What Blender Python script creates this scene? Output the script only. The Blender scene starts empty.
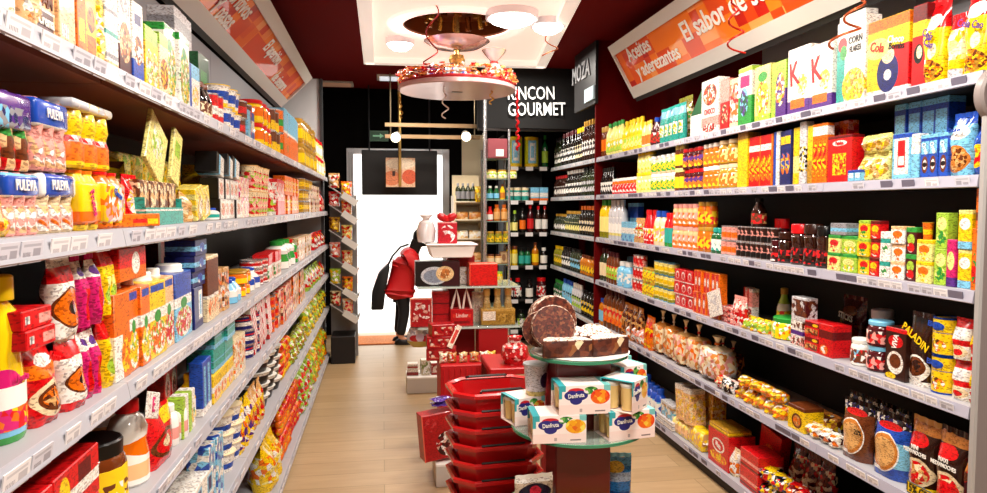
import bpy, bmesh, math, random
from mathutils import Vector, Matrix
rnd = random.Random(7)
SC = bpy.context.scene
COL = SC.collection
PI = math.pi
# ------------------------------------------------------------------ camera
F, CX, CY = 700.0, 493.5, 246.5
CH = 1.6
TH = math.atan((CY - 206.5) / F)
PS = math.atan((CX - 382.0) / F * math.cos(TH))
FW = Vector((math.sin(PS)*math.cos(TH), math.cos(PS)*math.cos(TH), -math.sin(TH)))
RT = Vector((math.cos(PS), -math.sin(PS), 0))
UP = RT.cross(FW)
def ray(px, py):
    return FW + RT*((px-CX)/F) - UP*((py-CY)/F)
def at(axis, val, px, py):
    d = ray(px, py); o = Vector((0, 0, CH))
    return o + d*((val-o[axis])/d[axis])
def atX(X, px, py): return at(0, X, px, py)
def atY(Y, px, py): return at(1, Y, px, py)
def atZ(Z, px, py): return at(2, Z, px, py)
cam = bpy.data.cameras.new('camera'); co = bpy.data.objects.new('camera', cam)
COL.objects.link(co); co.location = (0, 0, CH)
co.matrix_world = Matrix.Translation((0, 0, CH)) @ Matrix((RT, UP, -FW)).transposed().to_4x4()
cam.sensor_width = 36; cam.lens = 36*F/987; cam.clip_start = .05; cam.clip_end = 200
SC.camera = co
# ------------------------------------------------------------------ colours, materials
K = dict(r='#d80f16', dr='#6b080c', o='#f0720e', y='#f8cf10', ly='#f5ea8c', w='#f5f2ea', cr='#f4dfb4', p='#f4a59a', pe='#f7c38c',
 mg='#d3206f', pu='#562a86', b='#1c4cb4', lb='#7cc6ea', nb='#141f66', t='#2aa698', g='#2c9a3a', lg='#a6cf3e', dg='#0d5a2c', br='#6b3212',
 dbr='#30130a', k='#0b0909', gy='#94949a', lgy='#d0d0d4', go='#b98a24', ta='#dba765', bd='#c97d34', ol='#8d8a1e', am='#c4700f', wr='#4a0c14', gl='#26331a')
def lin(c):
    c = K.get(c, c)
    v = [int(c[i:i+2], 16)/255 for i in (1, 3, 5)]
    return tuple(((x/12.92) if x <= .04045 else ((x+.055)/1.055)**2.4) for x in v) + (1,)
MATS = {}
def new_mat(name):
    m = bpy.data.materials.new(name); m.use_nodes = True
    nt = m.node_tree
    return m, nt, nt.nodes['Principled BSDF']
def M(c, rough=.4, metal=0, emit=0, coat=0, trans=0, alpha=1, ior=1.45):
    key = (c, rough, metal, emit, coat, trans, alpha)
    if key in MATS: return MATS[key]
    m, nt, b = new_mat('plain_%s' % str(c).strip('#'))
    b.inputs['Base Color'].default_value = lin(c)
    b.inputs['Roughness'].default_value = rough
    b.inputs['Metallic'].default_value = metal
    b.inputs['Coat Weight'].default_value = coat
    b.inputs['Transmission Weight'].default_value = trans
    b.inputs['IOR'].default_value = ior
    b.inputs['Alpha'].default_value = alpha
    if emit:
        b.inputs['Emission Color'].default_value = lin(c); b.inputs['Emission Strength'].default_value = emit
    MATS[key] = m
    return m
def nd(nt, t, **kw):
    n = nt.nodes.new(t)
    for k, v in kw.items(): setattr(n, k, v)
    return n
def vm(nt, op, a, b):
    n = nd(nt, 'ShaderNodeVectorMath', operation=op)
    for i, x in enumerate((a, b)):
        if x is None: continue
        if isinstance(x, (tuple, list)): n.inputs[i].default_value = x
        else: nt.links.new(x, n.inputs[i])
    return n
def mth(nt, op, a, b=None):
    n = nd(nt, 'ShaderNodeMath', operation=op)
    for i, x in enumerate((a, b)):
        if x is None: continue
        if isinstance(x, (int, float)): n.inputs[i].default_value = x
        else: nt.links.new(x, n.inputs[i])
    return n.outputs[0]
def ramp_const(nt, fac, cols):
    r = nd(nt, 'ShaderNodeValToRGB'); r.color_ramp.interpolation = 'CONSTANT'
    e = r.color_ramp.elements
    while len(e) < len(cols): e.new(.5)
    for i, c in enumerate(cols): e[i].position = i/len(cols); e[i].color = lin(c)
    nt.links.new(fac, r.inputs[0])
    return r.outputs[0]
def D(spec, rough=.34, coat=.12, metal=0):
    """packaging print: 'base|layer|layer', laid out over the pack's own width (u) and height (v)"""
    key = ('D', spec, rough, coat, metal)
    if key in MATS: return MATS[key]
    m, nt, b = new_mat('print')
    b.inputs['Roughness'].default_value = rough; b.inputs['Coat Weight'].default_value = coat
    b.inputs['Metallic'].default_value = metal
    L = spec.split('|')
    tc = nd(nt, 'ShaderNodeTexCoord')
    g = tc.outputs['Generated']; ob = tc.outputs['Object']
    col = nd(nt, 'ShaderNodeRGB'); col.outputs[0].default_value = lin(L[0]); cur = col.outputs[0]
    for l in L[1:]:
        a = l.split(); k = a[0]
        if k == 'N':                         # all over, any coordinate
            fac = None; sc, cols = 1.4*float(a[1]), a[2]
        else:
            f = [float(x) for x in a[1:5]]
            if k in 'rnsx':
                c = ((f[0]+f[1])/2, 0, (f[2]+f[3])/2); h = (max(1e-3, (f[1]-f[0])/2), 9, max(1e-3, (f[3]-f[2])/2))
                s = vm(nt, 'DIVIDE', vm(nt, 'ABSOLUTE', vm(nt, 'SUBTRACT', g, c).outputs[0], None).outputs[0], h)
                sp = nd(nt, 'ShaderNodeSeparateXYZ'); nt.links.new(s.outputs[0], sp.inputs[0])
                fac = mth(nt, 'LESS_THAN', mth(nt, 'MAXIMUM', sp.outputs[0], sp.outputs[2]), 1.0001)
            else:
                s = vm(nt, 'DIVIDE', vm(nt, 'MULTIPLY', vm(nt, 'SUBTRACT', g, (f[0], 0, f[1])).outputs[0], (1, 0, 1)).outputs[0], (f[2], 1, f[3]))
                fac = mth(nt, 'LESS_THAN', vm(nt, 'LENGTH', s.outputs[0], None).outputs['Value'], 1.0)
            if k in 'ne': sc, cols = 1.5*float(a[5]), a[6]
        if k in 'Nne':
            v = nd(nt, 'ShaderNodeTexVoronoi'); v.inputs['Scale'].default_value = sc
            nt.links.new(ob, v.inputs['Vector'])
            sp = nd(nt, 'ShaderNodeSeparateColor'); nt.links.new(v.outputs['Color'], sp.inputs[0])
            src = ramp_const(nt, sp.outputs[0], cols.split(','))
        else:
            cc = nd(nt, 'ShaderNodeRGB'); cc.outputs[0].default_value = lin(a[6] if k in 'sx' else a[5]); src = cc.outputs[0]
        if k in 'sx':                        # stripes, slanted stripes
            sp2 = nd(nt, 'ShaderNodeSeparateXYZ'); nt.links.new(g, sp2.inputs[0])
            q = sp2.outputs[0] if k == 's' else mth(nt, 'ADD', sp2.outputs[0], sp2.outputs[2])
            fac = mth(nt, 'MULTIPLY', fac, mth(nt, 'LESS_THAN', mth(nt, 'FRACT', mth(nt, 'MULTIPLY', q, float(a[5]))), .5))
        if fac is None: cur = src; continue
        mx = nd(nt, 'ShaderNodeMix', data_type='RGBA')
        nt.links.new(fac, mx.inputs[0]); nt.links.new(cur, mx.inputs[6]); nt.links.new(src, mx.inputs[7])
        cur = mx.outputs[2]
    if coat in (.12, .2, .3):            # small print: short flat blocks in darker and paler ink
        v = nd(nt, 'ShaderNodeTexVoronoi', distance='CHEBYCHEV'); v.inputs['Scale'].default_value = 150; v.inputs['Randomness'].default_value = .8
        nt.links.new(vm(nt, 'MULTIPLY', ob, (1, 1, 2.1)).outputs[0], v.inputs['Vector'])
        sp = nd(nt, 'ShaderNodeSeparateColor'); nt.links.new(v.outputs['Color'], sp.inputs[0])
        src = ramp_const(nt, sp.outputs[1], ['#ffffff', '#ffffff', '#c8b8b0', '#ffffff', '#e8e0d8', '#8a6a64', '#ffffff', '#f4e8d8', '#5c4444', '#ffffff'])
        mx = nd(nt, 'ShaderNodeMix', data_type='RGBA', blend_type='MULTIPLY'); mx.inputs[0].default_value = .6
        nt.links.new(cur, mx.inputs[6]); nt.links.new(src, mx.inputs[7]); cur = mx.outputs[2]
    nt.links.new(cur, b.inputs['Base Color'])
    MATS[key] = m
    return m
# ------------------------------------------------------------------ meshes
class MB:
    def __init__(s): s.b = bmesh.new()
    def box(s, x0, x1, y0, y1, z0, z1, mat=None):
        r = bmesh.ops.create_cube(s.b, size=1)['verts']
        for v in r:
            v.co = Vector((x0+(v.co.x+.5)*(x1-x0), y0+(v.co.y+.5)*(y1-y0), z0+(v.co.z+.5)*(z1-z0)))
            if mat: v.co = mat @ v.co
        return s
    def lathe(s, prof, n=16, c=(0, 0, 0), sx=1, sy=1, mat=None):
        rings = []
        for r, z in prof:
            if r < 1e-5: rings.append([s.b.verts.new((c[0], c[1], c[2]+z))])
            else: rings.append([s.b.verts.new((c[0]+r*sx*math.cos(2*PI*i/n), c[1]+r*sy*math.sin(2*PI*i/n), c[2]+z)) for i in range(n)])
        for A, B in zip(rings, rings[1:]):
            for i in range(n):
                j = (i+1) % n
                f = ([A[0]] if len(A) == 1 else [A[i], A[j]]) + ([B[0]] if len(B) == 1 else [B[j], B[i]])
                if len(f) > 2: s.b.faces.new(f)
        if mat:
            for R_ in rings:
                for v in R_: v.co = mat @ v.co
        return s
    def tube(s, pts, r, n=8, taper=None):
        pts = [Vector(p) for p in pts]; rings = []
        up = Vector((0, 0, 1))
        for i, p in enumerate(pts):
            t = (pts[min(i+1, len(pts)-1)] - pts[max(i-1, 0)]).normalized()
            a = t.cross(up)
            if a.length < .1: a = t.cross(Vector((1, 0, 0)))
            a.normalize(); b2 = t.cross(a)
            rr = r if taper is None else r*taper[i]
            rings.append([s.b.verts.new(p + a*rr*math.cos(2*PI*k/n) + b2*rr*math.sin(2*PI*k/n)) for k in range(n)])
        for A, B in zip(rings, rings[1:]):
            for i in range(n): s.b.faces.new((A[i], A[(i+1) % n], B[(i+1) % n], B[i]))
        s.b.faces.new(rings[0][::-1]); s.b.faces.new(rings[-1])
        return s
    def prism(s, poly, axis, a0, a1):
        def P(u, v, a): return {0: (a, u, v), 1: (u, a, v), 2: (u, v, a)}[axis]
        A = [s.b.verts.new(P(u, v, a0)) for u, v in poly]; B = [s.b.verts.new(P(u, v, a1)) for u, v in poly]
        n = len(poly)
        s.b.faces.new(A[::-1]); s.b.faces.new(B)
        for i in range(n): s.b.faces.new((A[i], A[(i+1) % n], B[(i+1) % n], B[i]))
        return s
    def bevel(s, w, seg=1):
        bmesh.ops.recalc_face_normals(s.b, faces=s.b.faces)
        bmesh.ops.bevel(s.b, geom=s.b.edges[:], offset=w, segments=seg, affect='EDGES', profile=.5, clamp_overlap=True)
        return s
    def mesh(s, name='mesh', smooth=.6):
        bmesh.ops.recalc_face_normals(s.b, faces=s.b.faces)
        me = bpy.data.meshes.new(name); s.b.to_mesh(me); s.b.free()
        if smooth:
            me.shade_smooth(); me.set_sharp_from_angle(angle=smooth)
        return me
def obj(name, me, mat, parent=None, loc=(0, 0, 0), rot=(0, 0, 0)):
    if isinstance(me, MB): me = me.mesh(name)
    if mat is not None and not me.materials: me.materials.append(mat)
    o = bpy.data.objects.new(name, me)
    if mat is not None and me.materials[0] != mat:
        o.material_slots[0].link = 'OBJECT'; o.material_slots[0].material = mat
    COL.objects.link(o); o.location = loc; o.rotation_euler = rot
    if parent: o.parent = parent
    return o
LABELS = set()
def tag(o, label=None, cat=None, group=None, kind=None):
    if label:
        n = len(label.replace(',', ' ').split())
        if n < 4 or n > 16: print('LABELLEN', n, label)
        if label in LABELS: print('DUPLABEL', label)
        LABELS.add(label); o['label'] = label
    if cat: o['category'] = cat
    if group: o['group'] = group
    if kind: o['kind'] = kind
    return o
def thing(name, label, cat, loc=(0, 0, 0), rz=0, group=None, rot=None):
    o = bpy.data.objects.new(name, None); COL.objects.link(o); o.empty_display_size = .05
    o.location = loc; o.rotation_euler = rot or (0, 0, rz)
    return tag(o, label, cat, group)
def struct(name, mb, mat, label=None):
    o = obj(name, mb, mat); o['kind'] = 'structure'
    if label: o['label'] = label
    return o
TXT = {}
def text_mesh(s, size, ext=.0008, narrow=1.0, shear=0, bold=.015):
    key = (s, round(size, 4), ext, narrow, shear, bold)
    if key not in TXT:
        c = bpy.data.curves.new('lettering', 'FONT'); c.body = s; c.size = size
        c.align_x = 'CENTER'; c.align_y = 'CENTER'; c.extrude = ext; c.offset = size*bold; c.shear = shear
        c.resolution_u = 2; c.space_line = .85
        t = bpy.data.objects.new('lettering', c)
        me = bpy.data.meshes.new_from_object(t)
        me.transform(Matrix.Rotation(PI/2, 4, 'X') @ Matrix.Diagonal((narrow, 1, 1, 1)))
        me.materials.clear()
        bpy.data.objects.remove(t)
        TXT[key] = me
    return TXT[key]
def arc(n, f): return [f(i/n) for i in range(n+1)]
# ------------------------------------------------------------------ goods: each kind returns its parts, front towards local -Y, base at z = 0
MC = {}
def cached(key, f):
    key = tuple(round(k, 4) if isinstance(k, float) else k for k in key)
    if key not in MC: MC[key] = f()
    return MC[key]
def m_box(w, d, h, bv=.002): return cached(('box', w, d, h, bv), lambda: MB().box(-w/2, w/2, -d/2, d/2, 0, h).bevel(bv).mesh())
def m_lathe(key, prof, n=16, sx=1., sy=1.): return cached(('lathe', sx, sy, n)+key, lambda: MB().lathe(prof, n, sx=sx, sy=sy).mesh())
def bagmesh(w, d, h, seed=0, seal=.07, nx=9, nz=11, foot=True, lie=False):
    """a filled bag: flat crimped ends, swollen and creased between them"""
    def f():
        r = random.Random(seed*31+7); b = bmesh.new()
        ph = [r.uniform(0, 6.28) for _ in range(6)]
        def th(u, v):
            e = max(0, 1-abs(2*u-1)**2.6)**.55
            if foot: q = 1-max(0, (v-.45)/.55)**1.8 if v > .45 else .86+.14*min(1, v/.2)
            else: q = max(0, 1-abs(2*v-1)**2.6)**.6
            wob = 1+.10*math.sin(9*u+ph[0]+5*v)+.09*math.sin(13*v+ph[1]-4*u)+.05*math.sin(23*u+ph[2])
            return d/2*e*q*wob
        for sgn in (-1, 1):
            V = []
            for j in range(nz+1):
                v = j/nz; row = []
                for i in range(nx+1):
                    u = i/nx
                    ww = w*(1-.05*math.sin(PI*v)) if not foot else w*(.94+.06*v)
                    row.append(b.verts.new(((u-.5)*ww, sgn*th(u, v), v*h*(1-seal)+(0 if foot else h*seal*.5)+.004*math.sin(7*u+ph[3])*(0 if v < .05 else 1))))
                V.append(row)
            for j in range(nz):
                for i in range(nx):
                    q = (V[j][i], V[j][i+1], V[j+1][i+1], V[j+1][i]); b.faces.new(q if sgn < 0 else q[::-1])
        bmesh.ops.remove_doubles(b, verts=b.verts, dist=.0006)
        if foot:
            try: bmesh.ops.holes_fill(b, edges=[e for e in b.edges if e.is_boundary], sides=0)
            except Exception: pass
        m = MB(); m.b.free(); m.b = b
        return m.mesh(smooth=1.2)
    return cached(('bag', w, d, h, seed, seal, foot), f)
def m_seal(w, hh, n=18):
    def f():
        m = MB(); pts = []
        for i in range(n+1):
            x = (i/n-.5)*w; pts.append((x, .0025*math.sin(i*1.1)))
        for (x0, y0), (x1, y1) in zip(pts, pts[1:]):
            v = [m.b.verts.new(p) for p in ((x0, y0-.001, 0), (x1, y1-.001, 0), (x1, y1-.001, hh), (x0, y0-.001, hh), (x0, y0+.001, 0), (x1, y1+.001, 0), (x1, y1+.001, hh), (x0, y0+.001, hh))]
            for q in ((0, 1, 2, 3), (7, 6, 5, 4), (3, 2, 6, 7), (0, 4, 5, 1)): m.b.faces.new([v[k] for k in q])
        return m.mesh(smooth=0)
    return cached(('seal', w, hh), f)
PROF = {  # bottle outlines: (radius, height) as fractions of half-width and height
 'wine': [(0, 0), (.92, 0), (1, .015), (1, .6), (.93, .66), (.55, .73), (.38, .78), (.36, .93)],
 'oil': [(0, 0), (.92, 0), (1, .02), (1, .66), (.85, .74), (.45, .82), (.4, .92)],
 'sauce': [(0, 0), (.9, 0), (1, .03), (1, .52), (.8, .64), (.5, .78), (.42, .88)],
 'squat': [(0, 0), (.9, 0), (1, .04), (1, .62), (.8, .75), (.55, .8), (.5, .86)],
 'deterg': [(0, 0), (.9, 0), (1, .03), (.98, .35), (.86, .5), (.95, .66), (.75, .78), (.42, .84), (.42, .88)],
 'yog': [(0, 0), (.86, 0), (1, .04), (1, .36), (.87, .45), (.87, .5), (1, .6), (.9, .82), (.62, .9), (.62, .93)],
 'lemon': [(0, 0), (.7, 0), (1, .08), (1, .5), (.9, .66), (.5, .8), (.34, .86), (.34, .9)],
 'champ': [(0, 0), (.9, 0), (1, .02), (1, .42), (.88, .55), (.5, .7), (.38, .8), (.38, .9)],
}
def make(kind, w, d, h, des, o):
    P = []
    cap = o.get('cap'); lab = o.get('lab'); seed = o.get('seed', 0)
    if kind == 'box':
        P.append(('carton', m_box(w, d, h), D(des), (0, 0, 0)))
        if o.get('flap', 0): P.append(('top_flap', m_box(w*.985, d*.55, .0016, .0003), D(des.split('|')[0]), (0, -d*.2, h)))
    elif kind == 'flat':                                     # lying pack
        P.append(('carton', m_box(w, d, h), D(des), (0, 0, 0)))
    elif kind == 'juice':
        hb = h*.93
        def f():
            return MB().prism([(-d/2, 0), (d/2, 0), (d/2, hb), (-d/2, hb*.965)], 0, -w/2, w/2).bevel(.0018).mesh()
        P.append(('carton', cached(('juice', w, d, hb), f), D(des), (0, 0, 0)))
        r = w*.2
        P.append(('screw_cap', m_lathe(('jcap', w), [(0, 0), (r*1.1, 0), (r*1.1, .004), (r, .005), (r, .02), (r*.9, .023), (0, .023)], 12), M(cap or 'w', .35), (0, -d*.05, hb*.975)))
    elif kind in PROF:
        r = w/2; pr = [(a*r, b*h) for a, b in PROF[kind]]
        pr.append((pr[-1][0]*.9, pr[-1][1]+.004)); pr.append((0, pr[-1][1]))
        fx = o.get('flatx', 1.0)
        P.append(('bottle_body', m_lathe((kind, w, h), pr, 14, 1., fx), D(des, .12, .5) if o.get('glass', 1) else D(des, .3, .2), (0, 0, 0)))
        nr = pr[-3][0]; nz = PROF[kind][-1][1]*h
        cb = h-(h-nz) * (1.9 if kind in ('wine', 'oil', 'champ') else 1.25)
        P.append(('cap', m_lathe((kind, 'cap', w, h), [(nr*1.02, 0), (nr*1.22, 0), (nr*1.22, h-cb-.003), (nr*1.05, h-cb), (0, h-cb)], 12), M(cap or 'k', .3), (0, 0, cb)))
        if lab:
            z0, z1 = {'wine': (.14, .5), 'oil': (.16, .56), 'sauce': (.1, .46), 'squat': (.12, .56), 'deterg': (.08, .34), 'yog': (.06, .33), 'lemon': (.12, .46), 'champ': (.1, .36)}[kind]
            P.append(('label', m_lathe((kind, 'lab', w, h), [(r*1.0, z0*h), (r*1.022, z0*h), (r*1.022, z1*h), (r*1.0, z1*h)], 14, 1., fx), D(lab, .5, 0), (0, 0, 0)))
    elif kind == 'jar':
        r = w/2; hl = o.get('lidh', .17)*h
        P.append(('jar_body', m_lathe(('jar', w, h), [(0, 0), (.9*r, 0), (r, .05*h), (r, .66*h), (.94*r, .76*h), (.82*r, .82*h), (.82*r, h*.97), (0, h*.97)], 14), D(des, .1, .5), (0, 0, 0)))
        P.append(('lid', m_lathe(('lid', w, h, hl), [(.8*r, h-hl), (.9*r, h-hl), (.92*r, h-.004), (.86*r, h), (0, h)], 14), M(cap or 'w', .3, 0), (0, 0, 0)))
        if lab: P.append(('label', m_lathe(('jlab', w, h), [(r, .12*h), (1.02*r, .12*h), (1.02*r, .62*h), (r, .62*h)], 14), D(lab, .5, 0), (0, 0, 0)))
    elif kind == 'coffee':                                   # flask-shaped glass jar with broad lid
        r = w/2
        P.append(('jar_body', m_lathe(('cof', w, h), [(0, 0), (.95*r, 0), (r, .03*h), (r, .2*h), (.88*r, .4*h), (.88*r, .5*h), (r, .68*h), (.8*r, .76*h), (.8*r, .8*h), (0, .8*h)], 14), D(des, .1, .6), (0, 0, 0)))
        P.append(('lid', m_lathe(('cofl', w, h), [(.78*r, .76*h), (.96*r, .77*h), (.96*r, .97*h), (.88*r, h), (0, h)], 14), M(cap or 'r', .25), (0, 0, 0)))
        P.append(('label', m_lathe(('cofb', w, h), [(r, .06*h), (1.02*r, .06*h), (.93*r, .42*h), (.9*r, .42*h)], 14), D(lab or 'r', .4, 0), (0, 0, 0)))
    elif kind == 'can':
        r = w/2
        P.append(('can_body', m_lathe(('can', w, h), [(0, .003), (r, .003), (r, h-.004), (0, h-.004)], 16), D(des, .3, .2), (0, 0, 0)))
        for z in (0, h-.006):
            P.append(('rim', m_lathe(('rim', w), [(r*.9, 0), (r*1.025, 0), (r*1.025, .006), (r*.9, .006)], 16), M(cap or 'lgy', .25, .8), (0, 0, z)))
    elif kind == 'tub':
        r = w/2
        P.append(('cup', m_lathe(('tub', w, h), [(0, 0), (.78*r, 0), (.95*r, h*.93), (r, h*.93), (r, h*.97), (0, h*.97)], 16), D(des), (0, 0, 0)))
        P.append(('lid', m_lathe(('tubl', w, h), [(0, h*.965), (1.02*r, h*.965), (1.03*r, h), (0, h)], 16), M(cap or 'w', .3), (0, 0, 0)))
    elif kind in ('bag', 'pillow'):
        ft = kind == 'bag'
        P.append(('pouch', bagmesh(w, d, h, seed, foot=ft), D(des, .22, .3), (0, 0, 0)))
        P.append(('crimped_seal', m_seal(w*.97 if ft else w*.93, h*.08), M(o.get('sealc', des.split('|')[0]), .25, 0, 0, .3), (0, 0, h*.92)))
        if not ft: P.append(('crimped_seal', m_seal(w*.93, h*.06), M(o.get('sealc', des.split('|')[0]), .25, 0, 0, .3), (0, 0, 0)))
    elif kind == 'breadbag':                                 # clear bag gathered at the neck, loaf or rolls inside
        def f():
            r = random.Random(seed+3); m = MB()
            m.box(-w/2, w/2, -d/2, d/2, 0, h*.72)
            bmesh.ops.subdivide_edges(m.b, edges=m.b.edges[:], cuts=5, use_grid_fill=True)
            for v in m.b.verts:
                c = Vector((v.co.x/(w/2), v.co.y/(d/2), v.co.z/(h*.36)-1)); L = max(1e-6, c.length); mx = max(abs(c.x), abs(c.y), abs(c.z))
                k = .42+.58*mx/L
                v.co = Vector((c.x*k*w/2, c.y*k*d/2, (c.z*k+1)*h*.36)) + Vector((r.uniform(-1, 1), r.uniform(-1, 1), r.uniform(-1, 1)))*.05*min(w, h)
            lo = min(v.co.z for v in m.b.verts)
            for v in m.b.verts: v.co.z -= lo
            return m.mesh(smooth=1.0)
        P.append(('wrapped_bread', cached(('brd', w, d, h, seed), f), D(des, .18, .5), (0, 0, 0)))
        P.append(('gathered_neck', m_lathe(('neck', w, h), [(.16*w, 0), (.05*w, h*.1), (.035*w, h*.16), (.1*w, h*.27), (.17*w, h*.33), (.12*w, h*.30), (0, h*.24)], 9, 1., .6), M(o.get('sealc', 'cr'), .2, 0, 0, .4), (0, 0, h*.66)))
        P.append(('tie', m_lathe(('tie', w, h), [(.03*w, 0), (.06*w, 0), (.06*w, h*.04), (.03*w, h*.04)], 9), M(o.get('cap', 'r'), .4), (0, 0, h*.8)))
    elif kind == 'multi':                                    # three drinking bottles held by a printed sleeve
        n = o.get('k', 3); bw = w/n*.96
        pr = [(a*bw/2, b*h) for a, b in PROF['yog']]+[(0, .93*h)]
        for i in range(n):
            x = (i-(n-1)/2)*w/n
            P.append(('bottle', m_lathe(('yogm', bw, h), pr, 12), D(des, .3, .2), (x, 0, 0)))
            P.append(('bottle_cap', m_lathe(('yogc', bw, h), [(0, 0), (.33*bw, 0), (.33*bw, .05*h), (0, .05*h)], 10), M(o.get('cap', 'w'), .3), (x, 0, .93*h)))
        s0, s1 = o.get('sl', (.62, .93))
        P.append(('sleeve', cached(('sleeve', w, bw, h, s0, s1), lambda: MB().box(-w/2, w/2, -bw*.52, bw*.52, s0*h, s1*h).bevel(.008, 2).mesh(smooth=1)), D(o.get('lab', 'b'), .2, .4), (0, 0, 0)))
    elif kind == 'traybox':                                  # open shelf tray with small packs standing in it
        t = .003
        def f():
            return MB().box(-w/2, w/2, -d/2, d/2, 0, t).box(-w/2, w/2, -d/2, -d/2+t, t, h*.45).box(-w/2, w/2, d/2-t, d/2, t, h*.9).box(-w/2, -w/2+t, -d/2+t, d/2-t, t, h*.7).box(w/2-t, w/2, -d/2+t, d/2-t, t, h*.7).mesh(smooth=0)
        P.append(('tray', cached(('tray', w, d, h), f), D(des), (0, 0, 0)))
        n = o.get('k', 4); pw = (w-.012)/n
        for i in range(n):
            P.append(('pack', m_box(pw*.92, d*.7, h*o.get('ph', .85), .003), D(o.get('lab', 'y')), ((i-(n-1)/2)*pw, 0, t)))
    elif kind == 'loaf':
        def f():
            prof = [(-d/2*.9, 0), (d/2*.9, 0), (d/2, h*.3), (d/2*.92, h*.8), (d/2*.5, h), (-d/2*.5, h), (-d/2*.92, h*.8), (-d/2, h*.3)]
            return MB().prism(prof, 0, -w/2, w/2).bevel(.008, 2).mesh(smooth=1.)
        P.append(('loaf', cached(('loaf', w, d, h), f), D(des, .2, .4), (0, 0, 0)))
        P.append(('crimped_seal', m_seal(d*.8, .02), M(o.get('sealc', 'w'), .3, 0, 0, .3), (w/2, 0, h*.45), (PI/2, 0, PI/2)))
    elif kind == 'net':                                      # net of round fruit
        def f():
            r = random.Random(seed+11); m = MB(); q = min(w, d, h*.7)*.24
            k = 0
            for z in range(int(h/(q*1.55))):
                for i in (-1, 0, 1):
                    for j in (-.5, .5):
                        x = i*w*.28+r.uniform(-.1, .1)*q; y = j*d*.5+r.uniform(-.1, .1)*q
                        m.lathe([(q*math.sin(PI*a/6), -q*math.cos(PI*a/6)+q) for a in range(7)], 8, (x, y, z*q*1.55))
            return m.mesh(smooth=1.5)
        P.append(('netted_fruit', cached(('net', w, d, h, seed), f), D(des, .3, .2), (0, 0, 0)))
        P.append(('net_knot', m_lathe(('knot', w, h), [(0, 0), (.02, .0), (.006, .02), (.012, .04), (0, .045)], 8), M(o.get('cap', 'r'), .4), (0, 0, h*.9)))
    return P
KINDNAME = dict(box='carton', flat='carton', bag='pouch', pillow='bag')
def put(kind, w, d, h, des, name, label, cat, loc, rz, group=None, txt=(), tilt=0, **o):
    """one article = an Empty with its parts; a single-part article is one mesh"""
    P = make(kind, w, d, h, des, o)
    rot = (-tilt, o.get('roll', 0), rz)
    if o.get('roll'): loc = (loc[0], loc[1], loc[2]+w/2*abs(math.sin(o['roll']))+.001)
    t = thing(name, label, cat, loc, group=group, rot=rot)
    for p in P:
        obj(p[0], p[1], p[2], t, p[3], p[4] if len(p) > 4 else (0, 0, 0))
    for q in txt:
        s, u, v, size, c = q[:5]
        a = q[5] if len(q) > 5 else 0
        y = -d/2-.0012 if kind in ('box', 'flat', 'juice', 'traybox') else (-d/2*1.03-.002 if kind not in ('bag', 'pillow') else -d/2*1.06-.001)
        if kind in PROF: y = -d/2*o.get('flatx', 1)*1.03-.002
        if kind == 'multi': y = -w/o.get('k', 3)*.5-.003
        obj('lettering', text_mesh(s, size, narrow=(q[6] if len(q) > 6 else .8)), M(c, .4), t, ((u-.5)*w, y, v*h), (0, -a, 0))
    return t
# ------------------------------------------------------------------ shelves
XL, XR = -.56, 1.88
ZL = [1.897, 1.552, 1.214, .915, .57, .085]
ZR = [2.03, 1.702, 1.328, .95, .558, .11]
ORD = ['', 'second', 'third', 'fourth', 'fifth', 'sixth', 'seventh', 'eighth', 'ninth', 'tenth', 'eleventh', 'twelfth', 'thirteenth', 'fourteenth', 'fifteenth', 'sixteenth', 'seventeenth', 'eighteenth', 'nineteenth', 'twentieth']
SHN = ['top', 'second', 'third', 'fourth', 'fifth', 'bottom']
def ordw(i, n, near='nearest', far='farthest'):
    if n == 1: return ''
    if i == 0: return near
    if i == n-1: return far
    return ORD[i]+' '+near
TOPS = {}
def edge_y(X, z, p):
    # where the shelf edge (X, z) crosses photo column p
    k = (p-CX)/F; dz = z-CH
    return (k*(FW.x*X+FW.z*dz)-RT.x*X)/(RT.y-k*FW.y)
SIGHT = []
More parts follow.
